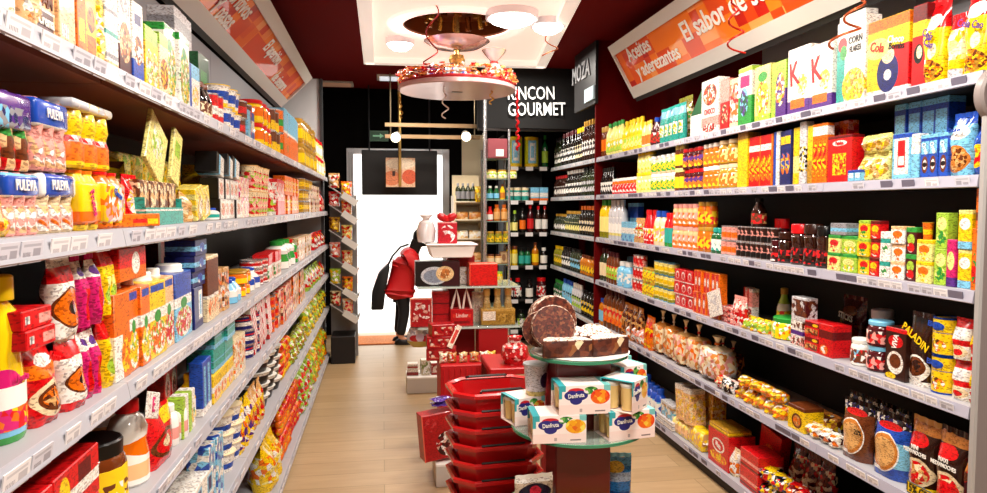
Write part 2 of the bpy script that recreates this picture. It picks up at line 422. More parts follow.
def R(shelf, p0, p1, top, wn, kind, des, name, noun, rows=1, txt=(), d=None, on=None, h=None, back=0, cat=None, n=None, jit=0, off=.012, tilt=0, fill=.965, turn=0, **o):
    """a run of one article along a wall shelf; p0..p1 where it stands on the shelf edge in the photo, top the photo height of its upper edge"""
    i = int(shelf[1])-1; left = shelf[0] == 'L'
    X = XL if left else XR; zs = (ZL if left else ZR)[i]
    flatk = kind in ('box', 'flat', 'juice', 'traybox', 'multi')
    Xe = X+(-1 if left else 1)*(off+back+(0 if flatk else .35*min(.1, d or wn*.7)))
    def yy(p): return edge_y(Xe, zs, p)
    e0, e1 = yy(p0), yy(p1)
    ya, yb = sorted((e0, e1))
    lo, hi = (.2, 7.385) if left else ((BAYR[0]+.012, PIL-.03) if shelf[0] == 'R' else (PIL+.035, 7.66))
    ya, yb = max(ya, lo), min(yb, hi)
    n = n or max(1, round((yb-ya)/wn)); w = (yb-ya)/n*fill
    zb = zs
    if on: zb = TOPS[(shelf, on)]
    if h is None:
        pm = (p0+p1)/2
        hh = (atX(Xe, pm, top).z-zb)/rows
    else: hh = h
    hh = max(.03, hh)
    round_k = kind in PROF or kind in ('jar', 'can', 'tub', 'coffee')
    if d is None: d = w if round_k else (min(.09, max(.04, w*.7)) if kind != 'multi' else w/o.get('k', 3))
    dd = max(d, w*.96) if round_k else d
    rz = PI/2 if left else -PI/2
    sh = ('left wall ' if left else 'right wall ')+SHN[i]+' shelf'
    if shelf[0] == 'G': sh = 'wine corner '+SHN[i]+' side shelf'
    m = 0
    for r in range(rows):
        for k in range(n):
            y = ya+(k+.5)*(yb-ya)/n
            x = X+(-1 if left else 1)*(off+dd/2+back+rnd.uniform(0, .012))
            ow = ordw(k, n); rw = '' if rows == 1 else (['lower', 'upper'][r] if rows == 2 else (['bottom', 'middle', 'top'] if rows == 3 else ['bottom', 'second', 'third', 'fourth', 'top'])[r])
            lbl = (ow+' '+noun).strip()+(', '+rw+' row' if rw else '')+', '+sh
            g = None
            if n*rows > 1: g = noun+' row on the '+sh
            oo = dict(o); oo['seed'] = o.get('seed', 0)+ (k+r) % 3
            put(kind, w, d, hh, des, name, lbl, cat or name.split('_')[-1], (x, y, zb+r*hh+.0005), rz+turn+rnd.uniform(-jit-.035, jit+.035), g, txt, tilt, **oo)
    TOPS[(shelf, noun)] = zb+rows*hh+.001
# shelving bays
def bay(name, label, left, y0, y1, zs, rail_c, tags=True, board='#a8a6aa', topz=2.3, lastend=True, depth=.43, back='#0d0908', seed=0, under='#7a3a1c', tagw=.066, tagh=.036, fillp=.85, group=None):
    r = random.Random(seed)
    X = XL if left else XR; s = -1 if left else 1
    t = thing(name, label, 'shelving', (X+s*depth/2, (y0+y1)/2, 0), group=group)
    cx, cy = X+s*depth/2, (y0+y1)/2; L = y1-y0
    obj('back_panel', MB().box(s*(depth/2-.02)-.01, s*(depth/2-.02)+.01, -L/2, L/2, .02, zs[0]+.02), M(back, .6), t)
    for k, z in enumerate(zs):
        # the board: light upper sheet, dark underside
        bd = obj('shelf', MB().box(-depth/2, depth/2-.03*1, -L/2+.001, L/2-.001, z-.02, z) if not left else MB().box(-depth/2+.03, depth/2, -L/2+.001, L/2-.001, z-.02, z), M(board, .5), t)
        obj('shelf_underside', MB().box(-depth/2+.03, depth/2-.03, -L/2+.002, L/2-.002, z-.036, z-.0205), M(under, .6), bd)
        xo = -s*depth/2
        obj('price_rail', MB().prism([(xo, z), (xo-s*.004, z), (xo-s*.011, z-.038), (xo-s*.006, z-.041), (xo, z-.038)], 1, -L/2+.001, L/2-.001), rail_c, bd)
        if tags:
            y = -L/2+.02+r.uniform(0, .04)
            while y < L/2-.095:
                wv = tagw*r.choice((.85, 1, 1, 1.15))
                if r.random() < fillp:
                    mt = r.choice(TAGM)
                    hh = tagh
                    tm = cached(('tag', wv, hh, left), lambda: MB().box(-.0012, .0012, -wv/2, wv/2, -hh, 0).mesh(smooth=0))
                    obj('price_tag', tm, mt, bd, (xo-s*.0125, y+wv/2, z-.006), (0, -s*(.16), 0))
                y += wv+r.choice((.004, .006, .012, .03, .05))
    return t
TAGM = None
# ------------------------------------------------------------------ the room
H = 3.05; YB = 8.85
WXL, WXR = -1.0, 2.33
def floor_mat():
    m, nt, b = new_mat('floor_tiles')
    tc = nd(nt, 'ShaderNodeTexCoord'); mp = nd(nt, 'ShaderNodeMapping'); mp.inputs['Rotation'].default_value = (0, 0, 0)
    nt.links.new(tc.outputs['Object'], mp.inputs[0])
    br = nd(nt, 'ShaderNodeTexBrick'); br.inputs['Scale'].default_value = 1
    for k_, v_ in (('Brick Width', 1.2), ('Row Height', .2), ('Mortar Size', .0025), ('Bias', 0)): br.inputs[k_].default_value = v_
    br.inputs['Color1'].default_value = lin('#b89a74'); br.inputs['Color2'].default_value = lin('#ab8d66'); br.inputs['Mortar'].default_value = lin('#8f7852')
    nt.links.new(mp.outputs[0], br.inputs[0])
    n = nd(nt, 'ShaderNodeTexNoise'); n.inputs['Scale'].default_value = 9; n.inputs['Detail'].default_value = 5
    mp2 = nd(nt, 'ShaderNodeMapping'); mp2.inputs['Scale'].default_value = (.4, 3, 1); nt.links.new(tc.outputs['Object'], mp2.inputs[0]); nt.links.new(mp2.outputs[0], n.inputs['Vector'])
    mx = nd(nt, 'ShaderNodeMix', data_type='RGBA', blend_type='MULTIPLY'); mx.inputs[0].default_value = .35
    r = nd(nt, 'ShaderNodeValToRGB'); r.color_ramp.elements[0].color = (.62, .58, .52, 1); r.color_ramp.elements[0].position = .3; r.color_ramp.elements[1].position = .7
    nt.links.new(n.outputs[0], r.inputs[0]); nt.links.new(br.outputs[0], mx.inputs[6]); nt.links.new(r.outputs[0], mx.inputs[7])
    nt.links.new(mx.outputs[2], b.inputs['Base Color']); b.inputs['Roughness'].default_value = .42
    return m
def wall_mat(c, rough=.7):
    m, nt, b = new_mat('painted_wall')
    n = nd(nt, 'ShaderNodeTexNoise'); n.inputs['Scale'].default_value = 30
    bp = nd(nt, 'ShaderNodeBump'); bp.inputs['Strength'].default_value = .05; nt.links.new(n.outputs[0], bp.inputs['Height']); nt.links.new(bp.outputs[0], b.inputs['Normal'])
    b.inputs['Base Color'].default_value = lin(c); b.inputs['Roughness'].default_value = .85; b.inputs['Specular IOR Level'].default_value = .08
    return m
DRED = wall_mat('#5e0406'); BLK = wall_mat('#050303'); CEIL = wall_mat('#640604')
struct('floor', MB().box(WXL-.2, WXR+.2, -2, YB+.1, -.1, 0), floor_mat())
struct('ceiling', MB().box(WXL-.2, WXR+.2, -2, YB+.1, H, H+.1), CEIL)
struct('wall_left', MB().box(WXL-.1, WXL, -2, YB, 0, H), BLK)
struct('wall_right', MB().box(WXR, WXR+.1, -2, YB, 0, H), DRED)
struct('wall_behind', MB().box(WXL, WXR, -2, -1.9, 0, H), wall_mat('#8a7a6a'))
DX0, DX1, DZ = atY(YB, 347, 200).x, atY(YB, 449, 200).x, atY(YB, 400, 149).z
wb = MB().box(WXL, DX0, YB, YB+.1, 0, H).box(DX1, WXR, YB, YB+.1, 0, H).box(DX0, DX1, YB, YB+.1, DZ, H)
struct('wall_back', wb, BLK)
# doorway: metal frame, glass panes slid aside, street outside
fm = M('#b9bcc0', .3, .7)
dr = struct('door_1', MB().box(DX0, DX0+.085, YB-.06, YB+.12, 0, DZ).box(DX1-.085, DX1, YB-.06, YB+.12, 0, DZ).box(DX0+.085, DX1-.085, YB-.06, YB+.12, DZ-.07, DZ).bevel(.004), fm, 'grey metal frame of the bright shop entrance')
for x in (DX0+.03, DX0+.055): obj('frame_groove', MB().box(x, x+.006, YB-.064, YB-.06, .05, DZ-.05), M('#55585c', .4), dr)
obj('door_handle', MB().tube([(DX0+.1, YB-.03, .95), (DX0+.1, YB-.07, .97), (DX0+.1, YB-.07, 1.1), (DX0+.1, YB-.03, 1.12)], .01), M('#3a3a3c', .4, .5), dr)
struct('ground_outside', MB().box(-9, 9, YB+.1, 40, -.14, -.02), M('#e9e4dd', .8))
struct('wall_street', MB().box(-9, 9, 24, 24.2, -.02, 9), M('#f2efe9', .8))
pk = obj('planter_wall', MB().box(-2.2, .12, 15, 15.4, -.02, .58).box(-2.25, .17, 14.95, 15.45, .58, .63), M('#f3c9c4', .7))
tag(pk, 'pale pink low wall seen through the open doorway', 'low wall')
mt = thing('door_mat', 'orange door mat on the floor at the entrance', 'mat', (0, 8.4, 0))
e = atZ(0, 357, 340); e2 = atZ(0, 408, 340)
obj('mat_pile', MB().box(e.x, e2.x, -.25, .27, 0.001, .015).bevel(.004), D('#e58a4a|N 90 #e58a4a,#d9783c,#eb9a5e', .9, 0), mt)
obj('mat_edge', MB().box(e.x-.02, e2.x+.02, -.27, .29, 0.001, .008), M('#8f4a22', .8), mt)
# cream wall strip beside the entrance, dark-red pillar of the wine corner
struct('trim_1', MB().box(1.0, 1.27, YB-.03, YB, 1.55, 2.5), wall_mat('#efe2c2'))
PIL = edge_y(XR, 1.6, 596)
struct('trim_2', MB().box(XR-.012, WXR, PIL-.015, PIL+.015, 0, H), DRED)
struct('trim_3', MB().box(WXL, XL-.06, 7.42, 7.46, 0, 2.9), wall_mat('#dcdfe0'))
struct('trim_4', MB().box(XL-.06, XL-.03, 7.40, 7.46, 0, 2.9).bevel(.003), M('#4c4e50', .4, .5))
struct('wall_wine', MB().box(1.34, WXR, 8.14, 8.2, 0, H), BLK)
struct('baseboard_right', MB().box(WXR-.45+.02, WXR-.3, 2.2, 5.9, .002, .07), M('#1c0e0c', .6))
# ------------------------------------------------------------------ shelving
def tagmat(c1, c2, a, b): return D('%s|r %s %s' % (c1, a, c2)+'|'+b, .5, 0)
def tagm(face, bar):
    m, nt, b = new_mat('price_ticket'); b.inputs['Roughness'].default_value = .45
    tc = nd(nt, 'ShaderNodeTexCoord'); sp = nd(nt, 'ShaderNodeSeparateXYZ'); nt.links.new(tc.outputs['Generated'], sp.inputs[0])
    def band(o, lo, hi): return mth(nt, 'MULTIPLY', mth(nt, 'GREATER_THAN', sp.outputs[o], lo), mth(nt, 'LESS_THAN', sp.outputs[o], hi))
    f1 = mth(nt, 'MULTIPLY', mth(nt, 'MULTIPLY', band(1, .1, .45), band(2, .18, .5)), mth(nt, 'LESS_THAN', mth(nt, 'FRACT', mth(nt, 'MULTIPLY', sp.outputs[1], 18)), .5))
    f2 = mth(nt, 'MULTIPLY', band(1, .55, .9), band(2, .2, .65))
    f3 = mth(nt, 'MULTIPLY', band(1, .1, .9), band(2, .74, .86))
    f = mth(nt, 'MAXIMUM', mth(nt, 'MAXIMUM', f1, mth(nt, 'MULTIPLY', f2, .55)), mth(nt, 'MULTIPLY', f3, .4))
    mx = nd(nt, 'ShaderNodeMix', data_type='RGBA'); nt.links.new(f, mx.inputs[0]); mx.inputs[6].default_value = lin(face); mx.inputs[7].default_value = lin(bar)
    nt.links.new(mx.outputs[2], b.inputs['Base Color'])
    return m
TW, TG, TV = tagm('#e9e5e6', '#8d8894'), tagm('#cfcdd6', '#5d5868'), M('#6c6778', .5)
TAGM = [TW, TW, TW, TG, TG]
railL = M('#b4b4bc', .35); railR = M('#a9a6b4', .35); railG = M('#b4bcc2', .35)
gr = 'shelving bays along the left wall'
bl = [.45, 1.625, 2.95, 4.3, 5.65, 7.4]
bn = ['near shelving bay of the left wall with milk drinks and soup pouches', 'second shelving bay of the left wall with juice cartons', 'third shelving bay of the left wall with black bowls below', 'fourth shelving bay of the left wall towards the entrance', 'last shelving bay of the left wall beside the snack rack']
for i in range(5):
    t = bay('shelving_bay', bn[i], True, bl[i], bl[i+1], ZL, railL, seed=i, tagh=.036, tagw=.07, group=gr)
    L = bl[i+1]-bl[i]
    obj('upper_panel', MB().box(-.205, -.195, -L/2+.002, L/2-.002, ZL[0]+.03, 2.50), M('#8f9096', .5), t)
    if not i: obj('upright', MB().box(-.2, .18, -L/2-.012, -L/2-.001, .02, ZL[0]), M('#1a1512', .5), t)
    obj('plinth', MB().box(-.2, .19, -L/2+.002, L/2-.002, 0.001, ZL[5]-.05), M('#241814', .6), t)
TAGM = [TW, TW, TG, TG, TV, TV]
PIL = edge_y(XR, 1.6, 596)
BAYR = br_ = [edge_y(XR, 1.6, 979), edge_y(XR, 1.7, 825), 4.35, PIL-.02]
bn = ['near shelving bay of the right wall with cocoa pouches on top', 'middle shelving bay of the right wall with white cereal cartons on top', 'far shelving bay of the right wall with lemon juice bottles on top']
for i in range(3):
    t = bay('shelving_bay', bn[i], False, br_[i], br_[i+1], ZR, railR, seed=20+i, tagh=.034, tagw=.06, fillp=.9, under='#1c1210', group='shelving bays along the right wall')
    L = br_[i+1]-br_[i]
    if i < 2: obj('upper_panel', MB().box(.195, .205, -L/2+.002, L/2-.002 if i == 0 else .45, ZR[0]+.03, 2.62), M('#8f9096', .5), t)
    obj('plinth', MB().box(-.17, .2, -L/2+.002, L/2-.002, 0.001, ZR[5]-.06), M('#2a1412', .6), t)
    if not i: obj('upright', MB().box(-.225, .2, -L/2-.03, -L/2-.002, 0.001, 2.0).bevel(.006), M('#b5b2b0', .4, .3), t)
TAGM = [TW, TW, TG]
bay('shelving_bay', 'black wine corner shelving bay beyond the dark red pillar', False, PIL+.02, 7.68, ZR[:5], railG, seed=40, tagh=.034, tagw=.06, fillp=.95, board='#1b1816', back='#0b0909')
# wine corner, shelves facing the camera
FY, FX0, FX1 = 7.75, 1.37, 1.87
ZF = [2.045, 1.665, 1.305, .93, .545, .2]
t = thing('shelving_bay', 'black back shelves of the wine corner with yellow tins on top', 'shelving', ((FX0+FX1)/2, FY+.19, 0))
w_ = FX1-FX0
obj('back_panel', MB().box(-w_/2, w_/2, .17, .19, .02, 2.4), M('#0b0909', .6), t)
obj('side_panel', MB().box(-w_/2-.02, -w_/2, -.17, .19, .001, 2.4), M('#0e0b0b', .5), t)
for z in ZF:
    bd = obj('shelf', MB().box(-w_/2, w_/2, -.18, .169, z-.02, z), M('#1b1816', .5), t)
    for x in (-.19, -.02, .14):
        obj('price_tag', MB().box(x, x+.085, -.186, -.183, z-.042, z+.002), TW, bd)
def FR(i, x0, x1, n, kind, h, w, des, name, noun, **o):
    for k in range(n):
        x = FX0+(x0+(k+.5)*(x1-x0)/n)*w_
        put(kind, w, w if kind != 'box' else .08, h, des, name, (ordw(k, n, 'leftmost', 'rightmost')+' '+noun).strip()+', wine corner '+SHN[i]+' back shelf', name.split('_')[-1], (x, FY+.02+w/2, ZF[i]+.0005), 0, noun+' row on the wine corner back shelf' if n > 1 else None, **o)
FR(0, .06, .82, 2, 'can', .34, .16, 'y|r 0 1 .1 .9 #c8c81e|r .2 .75 .12 .88 lb|r .3 .68 .2 .8 w|r .35 .6 .3 .7 lb', 'oil_tin', 'big yellow oil tin', cap='y')
FR(0, .85, 1, 1, 'wine', .36, .07, 'dg', 'wine_bottle', 'green wine bottle', lab='lg', cap='g')
FR(1, .02, .56, 3, 'can', .15, .085, 't|r 0 1 .35 .65 w|r 0 1 .8 1 cr', 'tea_tin', 'teal and white tin', cap='w')
FR(1, .58, 1, 2, 'box', .15, .095, 'lb|r 0 1 .3 .6 w|r 0 1 0 .2 o', 'tea_carton', 'pale blue carton')
FR(2, .02, .3, 2, 'sauce', .25, .065, 'gl', 'sauce_bottle', 'small dark green bottle', lab='ly', cap='lg')
FR(2, .32, .5, 1, 'wine', .28, .07, 'k', 'wine_bottle', 'black bottle with orange label', lab='o', cap='k')
FR(2, .5, .68, 1, 'wine', .315, .075, 'wr', 'wine_bottle', 'dark red bottle', lab='r', cap='r')
FR(2, .7, 1, 2, 'wine', .3, .07, 'dbr', 'wine_bottle', 'brown bottle with white label', lab='w', cap='r')
FR(3, .02, .3, 2, 'jar', .22, .065, 'y', 'olive_jar', 'yellow jar with dark lid', cap='br', lab='ly')
FR(3, .32, .6, 2, 'squat', .2, .07, 'dg', 'sauce_bottle', 'green squat bottle', cap='k', lab='t')
FR(3, .62, .8, 1, 'wine', .26, .08, 'am', 'wine_bottle', 'amber bottle with yellow label', lab='y', cap='br')
FR(3, .82, 1, 1, 'squat', .2, .08, 'k', 'sauce_bottle', 'black squat bottle with white label', lab='w', cap='w')
FR(4, .02, .4, 2, 'squat', .24, .085, 'k', 'gift_bottle', 'black bottle with red and white label', lab='w|N 30 w,r,k', cap='r')
FR(4, .45, .7, 1, 'squat', .22, .085, 'k', 'gift_bottle', 'black bottle with white panel', lab='w', cap='k')
FR(4, .72, 1, 1, 'jar', .24, .11, 'wr', 'gift_jar', 'big dark red jar', lab='r|N 30 r,wr,w', cap='r')
FR(5, .05, .95, 4, 'squat', .22, .09, 'gl', 'bottle', 'dark green squat bottle on the lowest shelf', lab='lg|N 30 w,lg,gl', cap='k')
# ------------------------------------------------------------------ signs
def mosaic():
    m, nt, b = new_mat('orange_mosaic_print')
    tc = nd(nt, 'ShaderNodeTexCoord')
    def cells(s, pal, off):
        v = vm(nt, 'ADD', tc.outputs['Object'], off)
        v = vm(nt, 'FLOOR', vm(nt, 'MULTIPLY', v.outputs[0], (s, s, s)).outputs[0], None)
        w = nd(nt, 'ShaderNodeTexWhiteNoise'); nt.links.new(v.outputs[0], w.inputs[0])
        return ramp_const(nt, w.outputs['Value'], pal), w.outputs['Value']
    a, _ = cells(9.0, ['#e2540c', '#ef7a14', '#d63f0c', '#e9660e', '#f39a52', '#b81c0c', '#ea6a12', '#f0853a'], (.03, .05, .31))
    c, wv = cells(4.5, ['#e8640e', '#f08c3e', '#d9480e', '#ee7818'], (.13, .7, .21))
    mx = nd(nt, 'ShaderNodeMix', data_type='RGBA'); nt.links.new(mth(nt, 'GREATER_THAN', wv, .5), mx.inputs[0]); nt.links.new(a, mx.inputs[6]); nt.links.new(c, mx.inputs[7])
    nt.links.new(mx.outputs[2], b.inputs['Base Color'])
    b.inputs['Roughness'].default_value = .5; b.inputs['Coat Weight'].default_value = .3; b.inputs['Coat Roughness'].default_value = .02; b.inputs['Specular IOR Level'].default_value = .1
    return m
MOS = mosaic()
def slanted_sign(label, left, y0, y1, xb, zb, xt, zt, texts):
    """a light, glossy board along the wall, foot against the wall and head leaning out"""
    v = Vector((xt-xb, 0, zt-zb)); Lh = v.length; v.normalize()
    u = Vector((0, 1, 0)) if left else Vector((0, -1, 0))        # reading direction
    nrm = u.cross(v); L = y1-y0
    # local: x = u, z = v, -y = towards the aisle
    Mx = Matrix((u, -nrm, v)).transposed().to_4x4(); Mx.translation = Vector((xb, (y0+y1)/2, zb))
    t = thing('department_sign', label, 'sign'); t.matrix_world = Mx
    obj('sign_board', MB().box(-L/2+.03, L/2-.03, -.012, .01, .09, Lh-.085), MOS, t)
    fr = MB().box(-L/2, L/2, -.03, .02, 0, .09).box(-L/2, L/2, -.03, .02, Lh-.085, Lh).box(-L/2, -L/2+.03, -.03, .02, .09, Lh-.085).box(L/2-.03, L/2, -.03, .02, .09, Lh-.085)
    obj('sign_frame', fr, M('#cfcac2', .4), t)
    obj('black_trim', MB().box(-L/2, L/2, -.02, .03, -.035, 0), M('#0d0b0b', .5), t)  # black trim along the lower edge of the sign
    for s, uu, vv, size, c in texts:
        obj('lettering', text_mesh(s, size, .002, .95, 0, .014), M(c, .4), t, (uu, -.016, vv))
    return t
SR = (5.62, 2.15); Lr = SR[0]-SR[1]
slanted_sign('orange mosaic sign above the right wall with cooking oil lettering', False, SR[1], SR[0], 2.10, 2.51, 1.87, 2.92, [('Aceites', -Lr/2+.47, .325, .16, 'w'), ('y aderezantes', -Lr/2+.66, .175, .15, 'w'), ('El sabor de su cocina', -Lr/2+1.95, .26, .185, 'w')])
slanted_sign('orange mosaic sign above the left wall with bright lamp reflections', True, .6, 6.9, -.95, 2.555, -.66, 2.835, [('Aperitivos', .3, .255, .15, 'w'), ('Y pasas', .3, .14, .15, 'w'), ('El aperitivo', 1.6, .24, .14, 'w'), ('de siempre', 2.4, .145, .14, 'w')])
# wine corner fascia
t = thing('fascia_sign', 'black fascia with white gourmet corner lettering above the wine shelves', 'sign', (0, 0, 0))
a, b_ = atY(7.3, 478, 128), atY(7.3, 597, 66)
def curved():
    m = MB(); n = 12; ps = []
    for i in range(n+1):
        q = i/n; ps.append((a.x+(b_.x-a.x)*q, 7.3+.06*math.sin(PI*q)*-1))
    return m.prism(ps+[(x, y+.12) for x, y in ps[::-1]], 2, a.z, H-.002)
obj('fascia_panel', curved(), M('#070606', .8), t)
obj('fascia_lip', MB().box(a.x, b_.x, 7.28, 7.33, a.z-.025, a.z-.001), M('#1d1412', .4), t)
for s, px, py, hpx in (('RINCON', 531, 94, 15.5), ('GOURMET', 536.5, 110, 15.5)):
    p = atY(7.225, px, py)
    obj('lettering', text_mesh(s, hpx*7.2/700*1.2, .003, .68, 0, .004), M('#f4f4f2', .4, 0, 1.0), t, (p.x, 7.213, p.z), (0, -.03, 0))
t = thing('wall_sign', 'dark hanging sign with grey slanted lettering beside the red pillar', 'sign', (0, 0, 0))
p0, p1 = atX(1.86, 573, 104), atX(1.86, 594, 45)
yA, yB = edge_y(1.84, 2.7, 595), edge_y(1.84, 2.7, 574)
obj('sign_panel', MB().box(1.845, 1.87, yA, yB, 2.5, 3.04), M('#141112', .5), t)
zc = 2.84
obj('lettering', text_mesh('MOZA', .22, .004, .9), M('#8d8d90', .5), t, (1.838, (yA+yB)/2+.1, zc), (0, 0, -PI/2))
obj('pale_plate', MB().box(1.832, 1.845, yA+.02, yA+.3, 2.54, 2.66), M('#bcd6e2', .5), t)
# ceiling: light panel with round recess
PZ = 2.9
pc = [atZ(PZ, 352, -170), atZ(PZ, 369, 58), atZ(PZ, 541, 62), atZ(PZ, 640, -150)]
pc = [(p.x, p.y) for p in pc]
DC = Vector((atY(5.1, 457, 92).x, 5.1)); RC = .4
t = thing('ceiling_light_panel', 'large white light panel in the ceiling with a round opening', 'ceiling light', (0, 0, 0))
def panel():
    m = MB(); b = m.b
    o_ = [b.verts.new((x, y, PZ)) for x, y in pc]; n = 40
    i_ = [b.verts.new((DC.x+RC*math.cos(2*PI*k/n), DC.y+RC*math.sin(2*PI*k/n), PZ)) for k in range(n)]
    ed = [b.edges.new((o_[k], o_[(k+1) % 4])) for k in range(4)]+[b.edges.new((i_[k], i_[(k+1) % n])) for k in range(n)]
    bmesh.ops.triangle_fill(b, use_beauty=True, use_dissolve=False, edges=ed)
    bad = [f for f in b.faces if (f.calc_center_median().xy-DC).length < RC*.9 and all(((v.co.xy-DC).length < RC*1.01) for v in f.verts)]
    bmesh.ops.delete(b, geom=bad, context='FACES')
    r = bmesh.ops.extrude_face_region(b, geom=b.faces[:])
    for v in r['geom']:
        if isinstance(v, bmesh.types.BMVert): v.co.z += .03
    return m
obj('glowing_panel_face', panel(), M('#ffdfd0', .6, 0, 1.35), t)  # light caught from lamps and bounce, put into the panel as added glow
fr = MB()
for (x0, y0), (x1, y1) in zip(pc, pc[1:]+pc[:1]):
    d_ = Vector((x1-x0, y1-y0)); L = d_.length; an = math.atan2(d_.y, d_.x)
    fr.box(-.03, L+.03, -.045, .045, -.05, .148, Matrix.Translation((x0, y0, PZ)) @ Matrix.Rotation(an, 4, 'Z'))
obj('panel_frame', fr, M('#f3ece2', .5, 0, .9), t)  # frame is no lamp, its brightness is added as glow
obj('recess', MB().lathe([(RC+.02, .03), (RC, .0), (RC-.02, .01), (RC-.03, .12), (0, .13)], 40, (DC.x, DC.y, PZ-.001)), M('#7a3d12', .3, .6), t)
obj('recess_ring', MB().lathe([(RC-.012, -.012), (RC+.09, -.012), (RC+.1, -.001), (RC-.012, -.001)], 40, (DC.x, DC.y, PZ)), M('#ffe9dc', .4, 0, 1.6), t)  # added glow on the ring stands in for light falling on it
for k in range(12):
    a_ = k*PI/6
    obj('brass_fitting', MB().tube([(DC.x+.2*math.cos(a_), DC.y+.2*math.sin(a_), PZ+.11), (DC.x+.22*math.cos(a_), DC.y+.22*math.sin(a_), PZ+.01)], .012+.006*(k % 3)), M(['#c98a2a', '#e0b04a', '#8c4a18'][k % 3], .25, .8), t)
lampspec = [(400, 42, .1, 'left'), (512, 16, .16, 'right'), (548, 24, .11, 'far right')]
for px, py, r_, nm in lampspec:
    p = atZ(PZ-.03, px, py)
    l = thing('round_lamp', '%s glowing round lamp on the white ceiling light panel' % nm, 'lamp', (p.x, p.y, PZ-.0515))
    obj('lamp_ring', MB().lathe([(r_, 0), (r_*1.1, .0), (r_*1.12, .05), (r_, .05)], 24, (0, 0, 0)), M('#e8e8ee', .3, .5), l)
    obj('lens', MB().lathe([(0, -.05), (r_*.5, -.042), (r_*.85, -.02), (r_*.99, .01), (r_*.99, .045), (0, .045)], 24), M('#fff6ea', .4, 0, 25), l)
for px, py, c in ((336, 83, '#b98a6c'), (395, 77, '#e8eef4')):
    p = atZ(H, px, py)
    l = thing('recessed_light', 'small square recessed ceiling light '+('at the left, dimmed' if px < 350 else 'behind the hanging disc'), 'ceiling light', (p.x, p.y, H-.02))
    obj('light_frame', MB().box(-.2, .2, -.15, .15, 0, .019), M('#cfc6bc', .5), l)
    obj('light_cover', MB().box(-.17, .17, -.12, .12, -.006, 0), M(c, .5, 0, .5 if px < 350 else 1.5), l)
# hanging disc with garland
HZ = atY(5.1, 457, 92).z; HR = .425
t = thing('hanging_display_disc', 'round white disc hanging on a brass pole below the ceiling light', 'hanging disc', (DC.x, DC.y, HZ))
obj('disc', MB().lathe([(0, 0), (HR*.98, 0), (HR, .006), (HR, .03), (HR*.97, .036), (0, .036)], 48), M('#c9a7a4', .25, .35), t)
obj('pole', MB().tube([(0, 0, .03), (0, 0, PZ-HZ+.1)], .02, 12), M('#d9b266', .25, .8), t)
obj('upper_dish', MB().lathe([(.03, .30), (.17, .32), (.24, .36), (.23, .365), (.03, .33)], 28), M('#d8b7ac', .2, .7), t)
obj('pole_collar', MB().lathe([(.02, .2), (.05, .2), (.06, .23), (.05, .26), (.02, .26)], 16), M('#c9a55a', .25, .8), t)
obj('underside_slot', MB().box(-.04, .04, -.012, .012, -.003, -.0004), M('k'), t)
g = thing('tinsel_garland', 'red and gold tinsel garland lying around the hanging disc', 'garland', (DC.x, DC.y, HZ+.037))
gm = MB()
for k in range(800):
    a_ = rnd.uniform(0, 2*PI); rr = HR*rnd.uniform(.86, 1.0); z = rnd.uniform(.006, .085)
    q = Matrix.Translation((rr*math.cos(a_), rr*math.sin(a_), z+.012)) @ Matrix.Rotation(rnd.uniform(0, 6), 4, 'Z') @ Matrix.Rotation(rnd.uniform(0, 6), 4, 'X')
    gm.box(-.022, .022, -.006, .006, -.001, .001, q)
o = obj('tinsel', gm, D('r|N 14 r,#ff9a3c,#ffd98a,#e0222a,#ffb060,#ffffff', .2, .3, .5), g); o['kind'] = 'stuff'
obj('garland_cord', MB().tube([(HR*.93*math.cos(2*PI*k/32), HR*.93*math.sin(2*PI*k/32), .012) for k in range(33)], .012, 6), M('#a8121a', .4), g)
def gift(px, py0, py1, wpx, c1, c2, lab, y=5.1):
    p = atY(y, px, py1); s = y*1.0/700; hh = (py1-py0)*s; w = wpx*s
    b = thing('gift_box', lab, 'gift box', (p.x, y, HZ+.0375))
    obj('box_body', MB().box(-w/2, w/2, -w/2, w/2, 0, hh).bevel(.004), D(c1), b)
    obj('ribbon', MB().box(-w*.08, w*.08, -w/2-.001, w/2+.001, 0, hh+.001).box(-w/2-.001, w/2+.001, -w*.08, w*.08, 0, hh+.0015), M(c2, .3), b)
gift(428, 66, 82, 14, 'pu', 'lgy', 'small purple gift box on the hanging disc')
gift(452, 62, 82, 12, 'w|N 20 w,lb,lgy', 'b', 'white and blue gift box on the hanging disc')
gift(465, 64, 82, 10, 'lgy|N 20 w,lb,b', 'w', 'silver gift box on the hanging disc')
b = thing('cellophane_bundle', 'clear sparkling cellophane bundle on the right of the hanging disc', 'bundle', (atY(5.05, 494, 70).x, 5.05, HZ+.0375))
obj('cellophane', MB().lathe([(0, 0), (.09, .01), (.1, .08), (.05, .15), (.02, .17), (.07, .23), (.09, .26)], 11), M('#fbe6e2', .1, .1, 0, .4, .6), b)
obj('ribbon_bow', MB().lathe([(.02, .16), (.035, .17), (.02, .18)], 8), M('r'), b)
sp = thing('tinsel_bundle', 'red tinsel bundle at the right edge of the hanging disc', 'tinsel', (atY(5.1, 506, 80).x, 5.12, HZ+.0375))
obj('tinsel', MB().lathe([(0, 0), (.06, 0), (.075, .05), (.05, .1), (.02, .14), (0, .15)], 9), D('r|N 60 r,#ff5a4a,#ffb0a0,dr', .2, .3, .4), sp)
